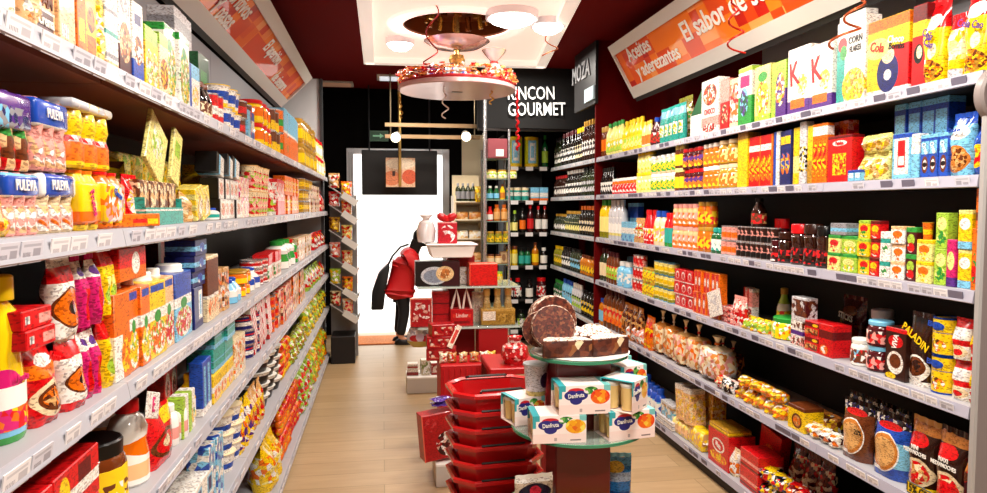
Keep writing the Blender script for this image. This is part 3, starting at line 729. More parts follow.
# paper streamers
def streamer(name_l, y, px0, py0, px1, py1, r_, turns, c, top=None, wid=.005):
    a, b = atY(y, px0, py0), atY(y, px1, py1)
    pts = [Vector(a).lerp(b, k/60)+Vector((r_*math.sin(turns*2*PI*k/60)*(.3+.7*k/60), r_*math.cos(turns*2*PI*k/60)*(.3+.7*k/60), 0)) for k in range(61)]
    if top: pts = [Vector((pts[0].x, pts[0].y, top))]+pts
    o = obj('hanging_streamer', MB().tube(pts, wid, 5), M(c, .25, .6)); tag(o, name_l, 'streamer', None)
streamer('dark red curled streamer hanging in front of the ceiling recess', 4.6, 436, 2, 428, 64, .06, 1.6, '#9a1c20', 2.895)
streamer('copper curled streamer hanging right of the ceiling light panel', 5.2, 552, 22, 550, 57, .07, 1.7, '#e07a4a', 2.875)
streamer('red tinsel strand hanging down in front of the gourmet lettering', 5.1, 517, 90, 518, 150, .012, 8, '#c2141c', None, .01)
streamer('short gold curl under the hanging disc', 5.0, 491, 90, 492, 104, .02, 2, '#e0a83a', HZ-.001)
streamer('silver curl hanging under the middle of the hanging disc', 4.9, 444, 92, 446, 118, .03, 2, '#e6dcd8', HZ-.001)
streamer('gold chain hanging at the left of the hanging disc', 5.1, 399, 90, 402, 118, .01, 4, '#b98a3a', HZ)
streamer('red curled streamer hanging near the choco cereal cartons', 3.2, 733, 2, 738, 52, .05, 2.2, '#c8281c', H)
streamer('orange curled streamer hanging near the corn flakes carton', 2.35, 862, -5, 842, 46, .05, 2.0, '#c8643c', H)
# round sign at the near end of the right wall
t = thing('round_hanging_sign', 'round grey hanging sign with a white letter at the right edge', 'sign', tuple(atY(1.95, 1003, 95)), 0)
obj('sign_disc', MB().lathe([(0, -.02), (.087, -.02), (.094, -.012), (.094, .012), (.087, .02), (0, .02)], 32, mat=Matrix.Rotation(PI/2, 4, 'X')), M('#8a7f7c', .4), t)
obj('lettering', text_mesh('Su', .1, .003, .9, 0, .03), M('w', .4, 0, .4), t, (-.022, -.024, -.0))
obj('hanger', MB().tube([(0, 0, .09), (0, 0, H-t.location.z-.001)], .003, 6), M('#555', .4, .6) if False else M('#555558', .4, .6), t)
# entrance: screen, poster on pole, track lights, exit sign
a, b_ = atY(8.6, 362, 195), atY(8.6, 437, 151)
t = thing('hanging_screen', 'black screen hanging across the top of the bright doorway', 'screen', ((a.x+b_.x)/2, 8.6, a.z))
w = b_.x-a.x; h_ = b_.z-a.z
obj('screen_panel', MB().box(-w/2, w/2, -.03, .03, 0, h_).bevel(.006), M('#040304', .4), t)
for x in (-w*.4, w*.4): obj('hanger_rod', MB().tube([(x, 0, h_-.01), (x, 0, H-a.z-.001)], .01, 8), M('#333336', .4, .6), t)
a, b_ = atY(8.1, 386, 187), atY(8.1, 415, 158)
t = thing('hanging_poster', 'peach and orange poster hanging on a brass pole before the screen', 'poster', (atY(8.1, 400, 180).x, 8.1, a.z))
obj('poster_panel', MB().box(a.x-t.location.x, b_.x-t.location.x, -.006, .006, 0, b_.z-a.z), D('#f3c8a4|d .2 .3 .3 .25 #e88a5c|d .8 .35 .25 .25 #e0603a|d .5 .8 .5 .2 #f6e2c8|r .22 .32 .38 .55 #40201a', .4), t)
obj('pole', MB().tube([(0, -.02, .01), (0, -.02, H-a.z-.001)], .018, 10), M('#c9a45e', .3, .8), t)
t = thing('track_light', 'two level lighting track with spotlights above the entrance', 'track light', (atY(7.8, 432, 130).x, 7.8, 0))
x0, x1 = atY(7.8, 385, 130).x-t.location.x, atY(7.8, 480, 130).x-t.location.x
for py in (125.5, 137):
    z = atY(7.8, 430, py).z
    obj('track_rail', MB().box(x0, x1, -.02, .02, z-.02, z+.02), M('#b99a74', .35, .6), t)
for x in (x0+.06, x1-.06): obj('hanger_rod', MB().tube([(x, 0, atY(7.8, 430, 139).z), (x, 0, H-.001)], .008, 8), M('#8a7a60', .3, .7), t)
for px, py, tilt in ((396, 137, .9), (466, 136, .3)):
    p = atY(7.72, px, py)
    q = Matrix.Translation((p.x-t.location.x, -.08, p.z)) @ Matrix.Rotation(tilt*.5, 4, 'Y') @ Matrix.Rotation(PI/2+.3, 4, 'X')
    hd = obj('spot_head', MB().lathe([(0, -.12), (.04, -.12), (.055, .04), (.052, .04), (.04, -.05), (0, -.06)], 16, mat=q), M('#e9e2d6', .4), t)
    obj('spot_lens', MB().lathe([(0, .02), (.047, .02), (.047, .03), (0, .035)], 16, mat=q), M('#fff1d0', .4, 0, 14), hd)
p = atY(8.82, 379, 136)
t = thing('exit_sign', 'small green emergency exit sign above the doorway', 'sign', (p.x, 8.83, p.z))
obj('sign_case', MB().box(-.115, .115, -.02, .018, -.065, .065), M('#3a6a4a', .4), t)
obj('sign_face', MB().box(-.1, .1, -.024, -.0205, -.05, .05), M('#0e4a28', .4, 0, .25), t)
obj('arrow_symbol', MB().box(-.075, .01, -.027, -.0245, -.01, .01).prism([(.01, -.03), (.06, 0), (.01, .03)], 1, -.027, -.0245), M('#8fd0a4', .4, 0, .4), t)
# ------------------------------------------------------------------ left wall, top shelf
R('L1', -22, 18, -110, .1, 'box', 'cr|n 0 1 0 .5 60 pe,o,cr,w|r 0 1 .5 .6 r', 'snack_carton', 'cream and red snack carton')
R('L1', 19, 40, -105, .09, 'bag', 'pe|n .1 .9 .1 .6 50 pe,cr,w,o', 'snack_bag', 'pale peach snack pouch')
R('L1', 40, 62, -90, .08, 'box', 'pe|r .1 .9 .05 .19 wr|r 0 1 .19 .21 w|n .1 .9 .55 .9 60 o,cr,pe', 'cream_carton', 'peach carton with dark red panel', flap=1, txt=[('Crema', .5, .12, .028, 'w'), ('RAM', .5, .28, .036, 'br')])
R('L1', 62, 78, -80, .07, 'box', 'pe|r .15 .55 .06 .16 w|s .15 .55 .06 .16 9 gy|n 0 1 .4 1 50 pe,o,cr', 'snack_carton', 'peach carton with barcode panel')
R('L1', 78, 88, -60, .05, 'box', 'o|r .2 .8 .1 .3 y|d .5 .6 .3 .15 cr', 'snack_carton', 'narrow orange snack carton')
R('L1', 88, 99, -50, .055, 'box', 'y|r .1 .9 0 .2 o|e .5 .35 .35 .12 60 br,o', 'snack_carton', 'golden yellow snack carton')
R('L1', 99, 110, -40, .05, 'bag', 'ly|n 0 1 .1 .7 60 ly,y,w', 'nut_bag', 'pale yellow nut pouch')
R('L1', 110, 123, -40, .075, 'box', 'w|r 0 1 .1 .14 gy|r 0 1 .3 .34 t|r 0 1 .5 .53 gy|r 0 1 .68 .75 lb|r 0 1 .02 .07 pe', 'milk_powder_carton', 'white carton with grey and teal bands', flap=1)
R('L1', 123, 136, -22, .08, 'box', 'w|r 0 1 0 .3 wr|e .5 .34 .45 .2 70 o,br,pe|n .1 .9 .62 .8 80 gy,w', 'cocoa_carton', 'white and brown carton with cocoa picture', flap=1)
R('L1', 136, 146, 5, .07, 'box', 'w|r 0 1 0 .28 b|e .5 .4 .4 .18 70 o,br,w|r .2 .8 .72 .85 nb', 'cocoa_carton', 'white carton with blue foot')
R('L1', 147, 161, 30, .05, 'box', 'y|r 0 1 .75 1 lg|e .5 .35 .45 .28 90 ly,go,lg,w', 'soup_carton', 'yellow green soup carton')
R('L1', 161, 170, 36, .055, 'box', 'cr|r 0 1 .8 1 lg|e .5 .35 .45 .25 90 o,y,br', 'soup_carton', 'pale soup carton with green top')
R('L1', 170, 192, 33, .15, 'box', 'w|r 0 1 .9 1 g|e .5 .4 .5 .38 70 lg,y,w,g,go|d .45 .74 .2 .09 g', 'salad_carton', 'large white carton with salad picture', flap=1)
R('L1', 178, 196, 17, .1, 'box', 'lgy|r 0 1 .82 .92 gy', 'storage_carton', 'tall grey carton at the back', back=.2, d=.1)
R('L1', 193, 203, 66, .1, 'box', 'w|r 0 1 .7 1 lb|r 0 .25 0 1 b|e .6 .35 .3 .2 80 y,w,pe', 'milk_carton', 'white and blue milk carton')
R('L1', 203, 213, 57, .12, 'box', 'dg|r .2 .8 .3 .8 g', 'tea_carton', 'tall plain green carton', back=.14, d=.06)
R('L1', 204, 212, 84, .07, 'sauce', 'k', 'sauce_bottle', 'small dark sauce bottle', cap='br', lab='cr|N 60 br,cr')
R('L1', 213, 222, 96, .09, 'can', 'r|r 0 1 .3 .6 w', 'food_tin', 'red and white tin')
R('L1', 222, 239, 91, .12, 'tub', 'w|r 0 1 .35 .75 b|r 0 1 0 .2 y', 'food_tub', 'white tub with blue band', 2, cap='y')
R('L1', 239, 249, 104, .1, 'can', 'br|r 0 1 .3 .7 r', 'food_tin', 'brown and red tin', 2)
R('L1', 249, 256, 112, .14, 'box', 'b|r 0 .4 0 1 lb|r .4 1 .3 .7 w', 'rice_carton', 'tall blue carton')
R('L1', 256, 269, 105, .13, 'jar', 'y|r 0 1 .3 .7 o', 'snack_jar', 'yellow snack jar with red lid', 2, cap='r')
R('L1', 269, 277, 112, .14, 'can', 'y|r 0 1 .5 1 br', 'food_tin', 'yellow and brown tin', 2)
R('L1', 277, 285, 113, .17, 'can', 'o|r 0 1 .3 .6 g', 'food_tin', 'orange and green tin', 2)
R('L1', 285, 300, 116, .14, 'box', 'o|r 0 1 .55 1 lb|r 0 1 .5 .55 w', 'snack_carton', 'orange carton with pale blue top')
R('L1', 300, 314, 126, .14, 'jar', 'go|r 0 1 .2 .6 y', 'olive_jar', 'golden olive jar', 2, cap='go')
R('L1', 314, 322, 141, .17, 'jar', 'ly|r 0 1 .2 .6 w', 'pickle_jar', 'pale jar with red lid', 2, cap='r')
R('L1', 322, 330, 158, .26, 'bag', 'w|n 0 1 .2 .8 20 lg,w,y,cr', 'snack_bag', 'white and green snack bag')
# second shelf
PUL = 'p|n 0 1 0 .55 40 p,pe,w,p'
R('L2', -40, 8, 172, .12, 'bag', 'y|e .5 .4 .4 .3 50 o,y,pe', 'snack_bag', 'yellow snack bag with orange print', d=.08)
R('L2', 9, 45, 172, .2, 'multi', 'p|n 0 1 .05 .5 55 p,pe,w,p', 'milk_drink_multipack', 'pink drink multipack with blue sleeve', n=1, lab='b|r 0 1 0 .12 w|r 0 1 .88 1 lb', txt=[('PULEVA', .5, .78, .025, 'w')], sl=(.58, .97), cap='p')
R('L2', 46, 84, 173, .2, 'multi', 'cr|n 0 1 .05 .5 55 p,pe,w,o', 'milk_drink_multipack', 'peach drink multipack with blue sleeve', n=1, lab='b|r 0 .1 0 1 w|r .9 1 0 1 w', txt=[('PULEVA', .45, .78, .025, 'w')], sl=(.58, .97), cap='w')
R('L2', 85, 106, 170, .2, 'multi', 'y|r 0 1 .1 .5 o', 'yoghurt_drink_multipack', 'yellow drink multipack', n=1, k=2, lab='y|r 0 1 .0 .3 o', txt=[('Frutos', .5, .45, .026, 'mg', -1.2)], sl=(.1, .8), cap='o')
R('L2', 107, 128, 172, .2, 'multi', 'o|r 0 1 .1 .5 y', 'yoghurt_drink_multipack', 'orange and pink drink multipack', n=1, k=2, lab='pe|n 0 1 0 1 50 o,p,y,w', txt=[('Choco', .5, .6, .022, 'b', -.3)], sl=(.1, .8), cap='r')
R('L2', -20, 40, 88, .2, 'multi', 'pe|n 0 1 0 .8 40 r,pe,br,g', 'milk_drink_multipack', 'dark fruit drink multipack with purple sleeve', n=1, k=4, lab='pu|n 0 1 0 .6 60 pu,nb,lb,gy', sl=(.5, .97), cap='pu', on='pink drink multipack with blue sleeve')
R('L2', 43, 78, 101, .2, 'multi', 'p|n 0 1 .05 .5 55 p,pe,w', 'milk_drink_multipack', 'upper pink drink multipack', n=1, lab='b|r 0 1 0 .12 w', txt=[('PULEVA', .5, .78, .024, 'w')], sl=(.58, .97), cap='p', on='peach drink multipack with blue sleeve')
R('L2', 80, 122, 105, .2, 'multi', 'y|r 0 1 .1 .4 o|n 0 1 .4 .5 60 p,r,w', 'yoghurt_drink_multipack', 'three yellow drink bottles under white wrap', n=1, lab='w|n 0 1 0 1 30 w,lgy,pe', sl=(.84, .99), cap='w', on='yellow drink multipack')
R('L2', 128, 143, 175, .06, 'bag', 'r|e .5 .5 .4 .25 60 w,p,y', 'sweets_bag', 'red and pink sweets bag')
R('L2', 131, 158, 214, .2, 'flat', 'o|r .4 .7 .3 .6 r|r .72 .95 .2 .6 y', 'snack_carton', 'orange carton lying at the shelf edge', n=1, d=.07, off=-.01, turn=-.25)
R('L2', 144, 187, 204, .3, 'traybox', 't|r 0 1 .4 .45 w', 'display_tray', 'teal display tray of small packs', n=1, d=.11, h=.1, lab='ta|n 0 1 0 1 60 ta,cr,br', k=4, ph=1.1, off=.0)
R('L2', 128, 184, 170, .3, 'traybox', 'go|n 0 1 0 1 20 go,y,br', 'display_tray', 'big ochre display carton at the back', n=1, d=.14, h=.245, back=.12, lab='y|n 0 1 0 1 40 ly,lg,y', k=5, ph=.8)
R('L2', 147, 166, 178, .1, 'box', 'ly|r .2 .8 .3 .8 w|n .2 .8 .3 .8 60 ly,w,lg', 'recipe_card', 'leaning pale yellow card', n=1, d=.012, back=.02, roll=.5, on='teal display tray of small packs', h=.15)
R('L2', 172, 180, 176, .1, 'box', 'ly|r .2 .8 .5 .8 lg', 'recipe_card', 'second leaning yellow green card', n=1, d=.012, back=.02, roll=.35, h=.16, on='teal display tray of small packs')
R('L2', 186, 197, 190, .1, 'bag', 'ta|n 0 1 .1 .8 40 pe,ta,cr', 'nut_bag', 'beige nut bag', n=1)
R('L2', 197, 212, 190, .08, 'box', 'y|x 0 1 0 1 3 ly|e .5 .4 .4 .3 60 y,go,w', 'snack_carton', 'slanted yellow carton', n=2, roll=-.2, d=.06)
R('L2', 206, 214, 172, .1, 'box', 'y|x 0 1 0 1 2 go', 'snack_carton', 'tall yellow carton behind the slanted ones', back=.11, n=1, roll=.25)
R('L2', 213, 221, 208, .07, 'squat', 'w|r 0 1 .2 .5 t', 'cream_bottle', 'small white bottle with blue cap', cap='b')
R('L2', 221, 242, 186, .1, 'box', '#d8d4ce|r 0 .12 0 1 k|r .12 .88 .06 .94 w|e .5 .5 .3 .3 50 ta,w,p', 'biscuit_carton', 'white carton framed in black', 2, h=.075, n=4)
R('L2', 221, 240, 165, .1, 'box', 'w|r 0 .3 0 1 k|r .3 .5 0 1 lb', 'biscuit_carton', 'tilted white and blue carton', n=3, h=.075, roll=.2, on='white carton framed in black')
R('L2', 242, 252, 178, .1, 'box', 'w|n 0 1 0 1 50 p,w,mg,cr', 'biscuit_carton', 'pink speckled carton', 2)
R('L2', 252, 268, 190, .1, 'tub', 'cr|n 0 1 .1 .8 40 p,cr,r,lg', 'soup_tub', 'cream tub with red print', 2, h=.12, cap='ta')
R('L2', 268, 278, 178, .12, 'bag', 'w|n 0 1 .1 .7 30 r,w,lg,p', 'sweets_bag', 'white and red bag with green print')
R('L2', 278, 286, 180, .12, 'box', 'r|n 0 1 .4 .9 40 r,w,p', 'biscuit_carton', 'narrow red carton')
R('L2', 286, 300, 178, .11, 'box', 'o|n 0 1 .2 .8 40 o,y,r,cr', 'biscuit_carton', 'orange printed carton', 2)
R('L2', 300, 310, 180, .13, 'can', 'go|r 0 1 .3 .7 y', 'food_tin', 'dull gold tin', 3)
R('L2', 310, 320, 186, .2, 'box', 'cr|n 0 1 0 1 30 cr,br,o,w', 'biscuit_carton', 'cream and brown carton', 2)
R('L2', 320, 331, 192, .25, 'bag', 'r|n 0 1 .1 .8 20 r,w,p,cr', 'snack_bag', 'red snack bag near the aisle end')
# third shelf
R('L3', 2, 32, 274, .12, 'deterg', 'y|r 0 1 .3 .36 o|r 0 1 .05 .14 lb|r 0 1 0 .05 g|d .2 .3 .4 .2 mg', 'drink_bottle', 'big yellow drink bottle', n=1, cap='y', lab='w|n 0 1 0 .5 60 mg,o,y,r|r 0 1 .6 1 w', txt=[('Fruite', .5, .38, .018, 'mg')], flatx=.7)
R('L3', 33, 61, 340, .1, 'bag', 'r|r 0 1 .6 .78 o|d .5 .8 .3 .08 w|d .5 .33 .42 .24 cr|d .5 .33 .33 .17 br|e .5 .33 .26 .12 90 br,ta,o', 'soup_pouch', 'red soup pouch with bowl picture', n=1, d=.07, txt=[('Knorr', .5, .8, .022, 'r', -.3)])
R('L3', 61.5, 82, 335, .08, 'bag', 'w|r 0 1 .75 1 r|d .5 .42 .4 .2 br|d .5 .42 .36 .17 o|e .5 .42 .12 .08 80 k,br|r 0 1 0 .12 r', 'soup_pouch', 'white soup pouch with pumpkin picture', n=1, d=.06, txt=[('Knorr', .5, .84, .018, 'w', -.3)])
R('L3', 83, 101, 333, .055, 'bag', 'mg|r .3 .7 .1 .55 r|r 0 1 .7 .95 w|d .5 .8 .35 .07 pu', 'soup_pouch', 'magenta soup pouch', 2, d=.05, h=.145, n=2)
R('L3', 102, 117, 325, .055, 'bag', 'y|r .3 .7 .15 .55 ly|r 0 1 .7 .95 r|d .5 .3 .3 .12 lg', 'soup_pouch', 'bright yellow soup pouch', 2, d=.05, h=.155, n=2)
R('L3', 32, 60, 318, .1, 'flat', 'r|r .1 .25 .3 .7 w|s .1 .25 .3 .7 8 gy|r .55 .95 .2 .7 p', 'stock_cube_carton', 'red stock carton lying on soup pouches', 2, n=1, h=.033, d=.07, on='red soup pouch with bowl picture')
R('L3', 60, 82, 262, .1, 'bag', 'w|r 0 1 .7 .9 r|d .5 .38 .46 .27 br|d .5 .38 .42 .24 o|e .5 .38 .15 .1 70 k,br', 'soup_pouch', 'tall white pouch with pumpkin soup picture', n=1, d=.05, on='white soup pouch with pumpkin picture', h=.155)
JU = '|e .5 .25 .5 .22 70 {0},w,{0},lg|r 0 1 .48 .62 w|d .5 .52 .2 .08 g|r .1 .9 .84 .93 b'
R('L3', 118, 133, 283, .09, 'juice', 'o'+'|r 0 .5 0 .5 w|e .7 .25 .3 .2 60 o,y', 'juice_carton', 'deep orange juice carton', n=1, h=.215, d=.09)
R('L3', 133, 152, 283, .09, 'juice', 'o'+JU.format('y'), 'juice_carton', 'orange juice carton with pineapple picture', n=2, h=.215, d=.09)
R('L3', 152, 168, 283, .09, 'juice', 'y'+JU.format('o'), 'juice_carton', 'yellow juice carton with orange slice', n=1, h=.215, d=.09)
R('L3', 168, 178, 285, .09, 'juice', 'pe'+JU.format('r'), 'juice_carton', 'peach juice carton with grapefruit slice', n=1, h=.215, d=.09)
R('L3', 178, 196, 290, .09, 'juice', 'lb|r 0 1 .5 1 b'+JU.format('r'), 'juice_carton', 'blue juice carton with red fruit', n=1, h=.215, d=.09)
R('L3', 124, 150, 255, .12, 'flat', 'r|r 0 1 0 .4 o|d .6 .5 .15 .35 w', 'tea_carton', 'red and orange carton on top of juice cartons', n=1, d=.1, h=.075, on='orange juice carton with pineapple picture')
R('L3', 163, 188, 258, .11, 'box', 'r|r 0 .3 0 1 dr|e .7 .4 .2 .2 60 o,w', 'coffee_carton', 'red carton behind the juice cartons', back=.13, n=3, h=.29, d=.08)
R('L3', 197, 207, 306, .1, 'box', 'nb|r .5 .9 .2 .9 w|r .6 .8 .3 .8 lb', 'biscuit_carton', 'dark blue carton with white panel', n=1, h=.13)
R('L3', 197, 209, 262, .06, 'flat', 'nb|r 0 1 .3 .6 lb|e .6 .5 .2 .3 40 w,b', 'biscuit_carton', 'dark blue pack in a high stack', 3, n=1, h=.05, on='dark blue carton with white panel')
R('L3', 209, 221, 255, .09, 'box', 'cr|r 0 1 .4 .95 br|r 0 1 .35 .4 w|e .5 .2 .4 .14 60 o,cr', 'milk_carton', 'tall brown and white carton')
R('L3', 221, 231, 268, .09, 'box', 'ta|n 0 1 .1 .9 40 ta,w,br,o', 'cereal_carton', 'tan cereal carton')
R('L3', 231, 240, 278, .08, 'sauce', 'lb|r 0 1 .3 .6 w', 'milk_bottle', 'pale blue milk bottle', cap='b')
R('L3', 240, 249, 270, .1, 'jar', 'o|r 0 1 .1 .5 y', 'jam_jar', 'orange jam jar', 2, cap='go')
R('L3', 249, 258, 268, .1, 'sauce', 'w|r 0 1 .3 .6 b', 'milk_bottle', 'white milk bottle with blue band', cap='b')
R('L3', 258, 269, 258, .1, 'can', 'w|r 0 1 .3 .7 r|n 0 1 .7 1 40 p,w', 'milk_tin', 'white and red tin', 3)
R('L3', 269, 282, 252, .13, 'box', 'w|r 0 1 .6 1 r|n 0 1 .1 .5 40 w,g,p', 'milk_carton', 'white carton with red top')
R('L3', 282, 292, 240, .14, 'deterg', 'w|r 0 1 .3 .6 g', 'cleaner_bottle', 'white bottle with green band', cap='g')
R('L3', 292, 300, 238, .15, 'deterg', 'g|r 0 1 .2 .5 r', 'cleaner_bottle', 'green bottle with red label', cap='r')
R('L3', 300, 312, 236, .14, 'box', 'cr|n 0 1 0 1 30 cr,ta,o,w', 'biscuit_carton', 'beige printed carton', 2)
R('L3', 312, 331, 230, .22, 'bag', 'r|n 0 1 .2 .8 20 r,y,w,dr', 'snack_bag', 'red and yellow snack bag')
# fourth shelf
R('L4', -10, 107, 452, .2, 'flat', 'r|r 0 1 .3 .55 w|d .2 .5 .12 .4 y|r .5 .8 .55 .9 dr', 'cocoa_carton', 'red and white carton stacked at the near end', 2, n=2, h=.1, d=.17)
R('L4', 108, 132, 432, .1, 'jar', 'br', 'coffee_jar', 'large jar with black lid', n=1, cap='k', lab='y|n 0 1 0 .6 50 y,w,br', h=.16, lidh=.25)
R('L4', 118, 135, 408, .1, 'deterg', 'w|r 0 1 0 .5 pe', 'drink_bottle', 'white bottle with orange cap', n=1, cap='o', back=.11, h=.205, flatx=.8)
R('L4', 135, 150, 395, .1, 'deterg', 'w|r 0 1 .1 .3 pe|d .5 .5 .5 .12 o', 'drink_bottle', 'white bottle with red cap', n=1, cap='r', h=.21, flatx=.9)
R('L4', 151, 174, 412, .1, 'bag', 'r|d .5 .38 .42 .25 br|d .5 .38 .32 .18 r|d .5 .4 .15 .1 cr|r .5 1 .7 1 y', 'soup_pouch', 'red soup pouch with bowl', n=1, d=.05, h=.15)
R('L4', 150, 162, 398, .05, 'box', 'w|r .15 .85 .15 .85 w', 'promotion_card', 'white card with pink letter', n=1, d=.004, h=.065, off=-.004, on='red soup pouch with bowl', roll=.3, txt=[('E', .5, .5, .05, 'mg')])
R('L4', 166, 180, 385, .09, 'box', 'r|d .5 .5 .35 .22 w|e .5 .45 .25 .15 60 br,p', 'tea_carton', 'red carton with white disc', back=.1, n=2, h=.22)
R('L4', 175, 187, 410, .06, 'squat', 'w|r 0 1 .2 .5 p', 'cream_bottle', 'small white cream bottle', cap='w', h=.12)
R('L4', 187, 199, 392, .07, 'box', 'w|r 0 .4 0 1 lg|e .6 .4 .3 .25 60 y,g,w', 'tea_carton', 'white and green carton')
R('L4', 199, 206, 372, .08, 'sauce', 'y|r 0 1 .2 .5 w', 'oil_bottle', 'yellow plastic bottle', cap='y')
R('L4', 206, 215, 358, .08, 'box', 'b|r .3 .7 .1 .9 lb|r 0 1 0 .15 w', 'pasta_carton', 'upright bright blue carton')
R('L4', 216, 237, 377, .1, 'box', 'y|r 0 1 .4 .6 w|e .5 .3 .4 .2 50 o,cr', 'rice_carton', 'yellow carton under the teal ones', n=3, h=.1)
R('L4', 218, 237, 342, .13, 'box', 't|r 0 1 0 .2 lb|r 0 1 .45 .5 lb', 'tea_carton', 'plain teal carton', 2, n=2, h=.085, on='yellow carton under the teal ones')
R('L4', 237, 247, 335, .09, 'box', 'cr|n 0 1 .1 .9 40 cr,o,ta,w', 'rice_carton', 'tall cream rice carton', n=2)
R('L4', 247, 257, 312, .11, 'can', 'nb|r 0 1 .3 .6 w|r 0 1 .7 .8 r', 'food_tin', 'blue tin in a column', 3, n=2)
R('L4', 257, 274, 318, .08, 'box', 'w|x 0 1 0 1 4 r', 'long_pasta_pack', 'leaning red striped long pack', n=4, h=.25, roll=-.4, d=.05, fill=.8)
R('L4', 268, 280, 292, .14, 'can', 'o|r 0 1 .3 .7 r', 'food_tin', 'orange red tin', 3)
R('L4', 280, 294, 285, .14, 'box', 'cr|n 0 1 0 1 30 cr,r,br,o', 'pasta_carton', 'cream and red pasta carton', 2)
R('L4', 294, 306, 272, .17, 'box', 'o|n 0 1 0 1 30 o,br,y,w', 'pasta_carton', 'orange brown pasta carton', 2)
R('L4', 306, 318, 265, .2, 'bag', 'lg|n 0 1 .2 .8 20 w,lg,r,y', 'crisps_bag', 'lime green crisps bag')
R('L4', 318, 331, 258, .26, 'bag', 'r|n 0 1 .2 .8 20 r,w,y', 'crisps_bag', 'red crisps bag at the far end')
# fifth shelf
R('L5', 196, 216, 452, .1, 'box', 'w|r .4 .9 .5 .9 lb|r .5 .8 .55 .85 nb|n 0 1 0 .4 30 k,w,br,p', 'frozen_carton', 'white carton with dark photo', n=2, h=.15)
R('L5', 212, 226, 432, .09, 'box', 'lb|n 0 1 0 1 30 lb,w,b,lb', 'milk_carton', 'pale blue printed carton', n=2, h=.22)
R('L5', 226, 240, 442, .11, 'tub', 'w|r 0 1 .2 .5 b', 'yoghurt_tub', 'white tub with blue print', 3, n=2, h=.075, cap='cr')
R('L5', 239, 252, 410, .08, 'bag', 'y|n 0 1 .1 .8 30 y,o,pu,w', 'pasta_bag', 'yellow and purple pasta bag', n=3, h=.2)
R('L5', 252, 262, 405, .09, 'bag', 'ta|n 0 1 .1 .8 30 y,ta,r,cr', 'pasta_bag', 'golden pasta bag', n=3, h=.2)
R('L5', 262, 278, 370, .17, 'tub', 'w|r 0 1 0 .75 k', 'pudding_bowl', 'black bowl with white rim', 5, n=3, h=.062, cap='w')
R('L5', 279, 287, 350, .15, 'net', 'o|N 25 o,r,y', 'orange_net', 'orange fruit net', n=2, h=.24, d=.14)
R('L5', 288, 304, 330, .16, 'bag', 'ol|n 0 1 .1 .8 20 lg,ol,go,w', 'pasta_bag', 'olive green pasta bag', 2)
R('L5', 304, 318, 300, .2, 'bag', 'y|n 0 1 .1 .8 20 lg,y,ol', 'pasta_bag', 'yellow green pasta bag', 2)
R('L5', 318, 331, 285, .25, 'bag', 'ol|n 0 1 .1 .8 20 lg,ol,y,br', 'pasta_bag', 'dark olive bag at the far end', 2)
# bottom shelf
R('L6', 268, 279, 450, .17, 'bag', 'y|n 0 1 .2 .8 25 y,w,o,ly', 'crisps_bag', 'big yellow crisps bag', n=2, h=.25, d=.14)
R('L6', 280, 289, 415, .14, 'net', 'o|N 20 o,r,o,y', 'tangerine_net', 'tangerine net', 2, n=3, h=.16, d=.17)
R('L6', 289.5, 298, 390, .17, 'net', 'r|N 20 r,o,r,y', 'tomato_net', 'red orange fruit net', 2, n=4, h=.16, d=.17)
R('L6', 298.5, 310, 370, .2, 'bag', 'lg|n 0 1 .1 .8 20 lg,ol,r,w', 'vegetable_bag', 'green vegetable bag', 2, h=.15, d=.14)
R('L6', 310.5, 331, 345, .24, 'bag', 'y|n 0 1 .1 .8 20 y,lg,o', 'vegetable_bag', 'yellow vegetable bag', 2, h=.15, d=.15)
# ------------------------------------------------------------------ right wall, top shelf
R('R1', 597, 607, 128, .085, 'jar', 'br|r 0 1 .2 .6 o', 'spice_jar', 'brown spice jar', 1, cap='go')
R('R1', 607, 622, 122, .08, 'lemon', 'ly|r 0 1 .1 .4 lg', 'lemon_juice_bottle', 'pale lemon juice bottle with green label', cap='g', lab='lg|N 40 lg,w,y')
R('R1', 622, 641, 119, .08, 'lemon', 'y', 'lemon_juice_bottle', 'bright yellow lemon juice bottle', cap='y', lab='y|N 40 ly,lg,y')
R('R1', 641, 650, 121, .06, 'lemon', 'ly|r 0 1 .1 .5 w', 'vinegar_bottle', 'small cream vinegar bottle', cap='y', lab='o')
R('R1', 650, 659, 118, .07, 'sauce', 'wr', 'sauce_bottle', 'dark red sauce bottle leaning', cap='b', lab='w|N 40 br,w,r', roll=.15)
R('R1', 659, 684, 106, .085, 'bag', 't|r 0 1 .75 1 lb|r .15 .85 .2 .55 w|e .5 .35 .3 .15 70 lg,y,g,w', 'croutons_pouch', 'teal croutons pouch', d=.05, jit=.1)
R('R1', 676, 690, 97, .1, 'bag', 'ol|n 0 1 .1 .9 40 ol,br,g,cr', 'herb_pouch', 'dull green herb pouch at the back', back=.1)
def tri_stand():
    ya, yb = edge_y(XR, ZR[0], 699), edge_y(XR, ZR[0], 685); w = yb-ya
    t = thing('display_stand', 'white display box with green triangular top on right wall top shelf', 'stand', (XR+.09, (ya+yb)/2, ZR[0]+.0005), -PI/2)
    obj('white_base', MB().box(-w*.45, w*.45, -.06, .06, 0, .13).bevel(.002), M('w', .4), t)
    obj('green_wedge', MB().prism([(-w*.45, .131), (w*.45, .131), (w*.45, .3)], 1, -.06, .06).bevel(.002), M('dg', .4), t)
tri_stand()
R('R1', 699.5, 717, 80, .17, 'box', 'w|r 0 1 .12 .3 p|e .5 .72 .4 .2 50 o,br,w,r|e .5 .1 .4 .08 60 r,br,w', 'chocolate_cereal_carton', 'white cereal carton with choco lettering', n=1, d=.07, flap=1, txt=[('CHOCO', .5, .4, .045, 'r')])
R('R1', 717.5, 727, 80, .12, 'box', 'r|r 0 1 .55 1 p|e .5 .3 .4 .2 50 br,cr,r', 'cereal_carton', 'pink and red cereal carton', n=1, d=.07, flap=1)
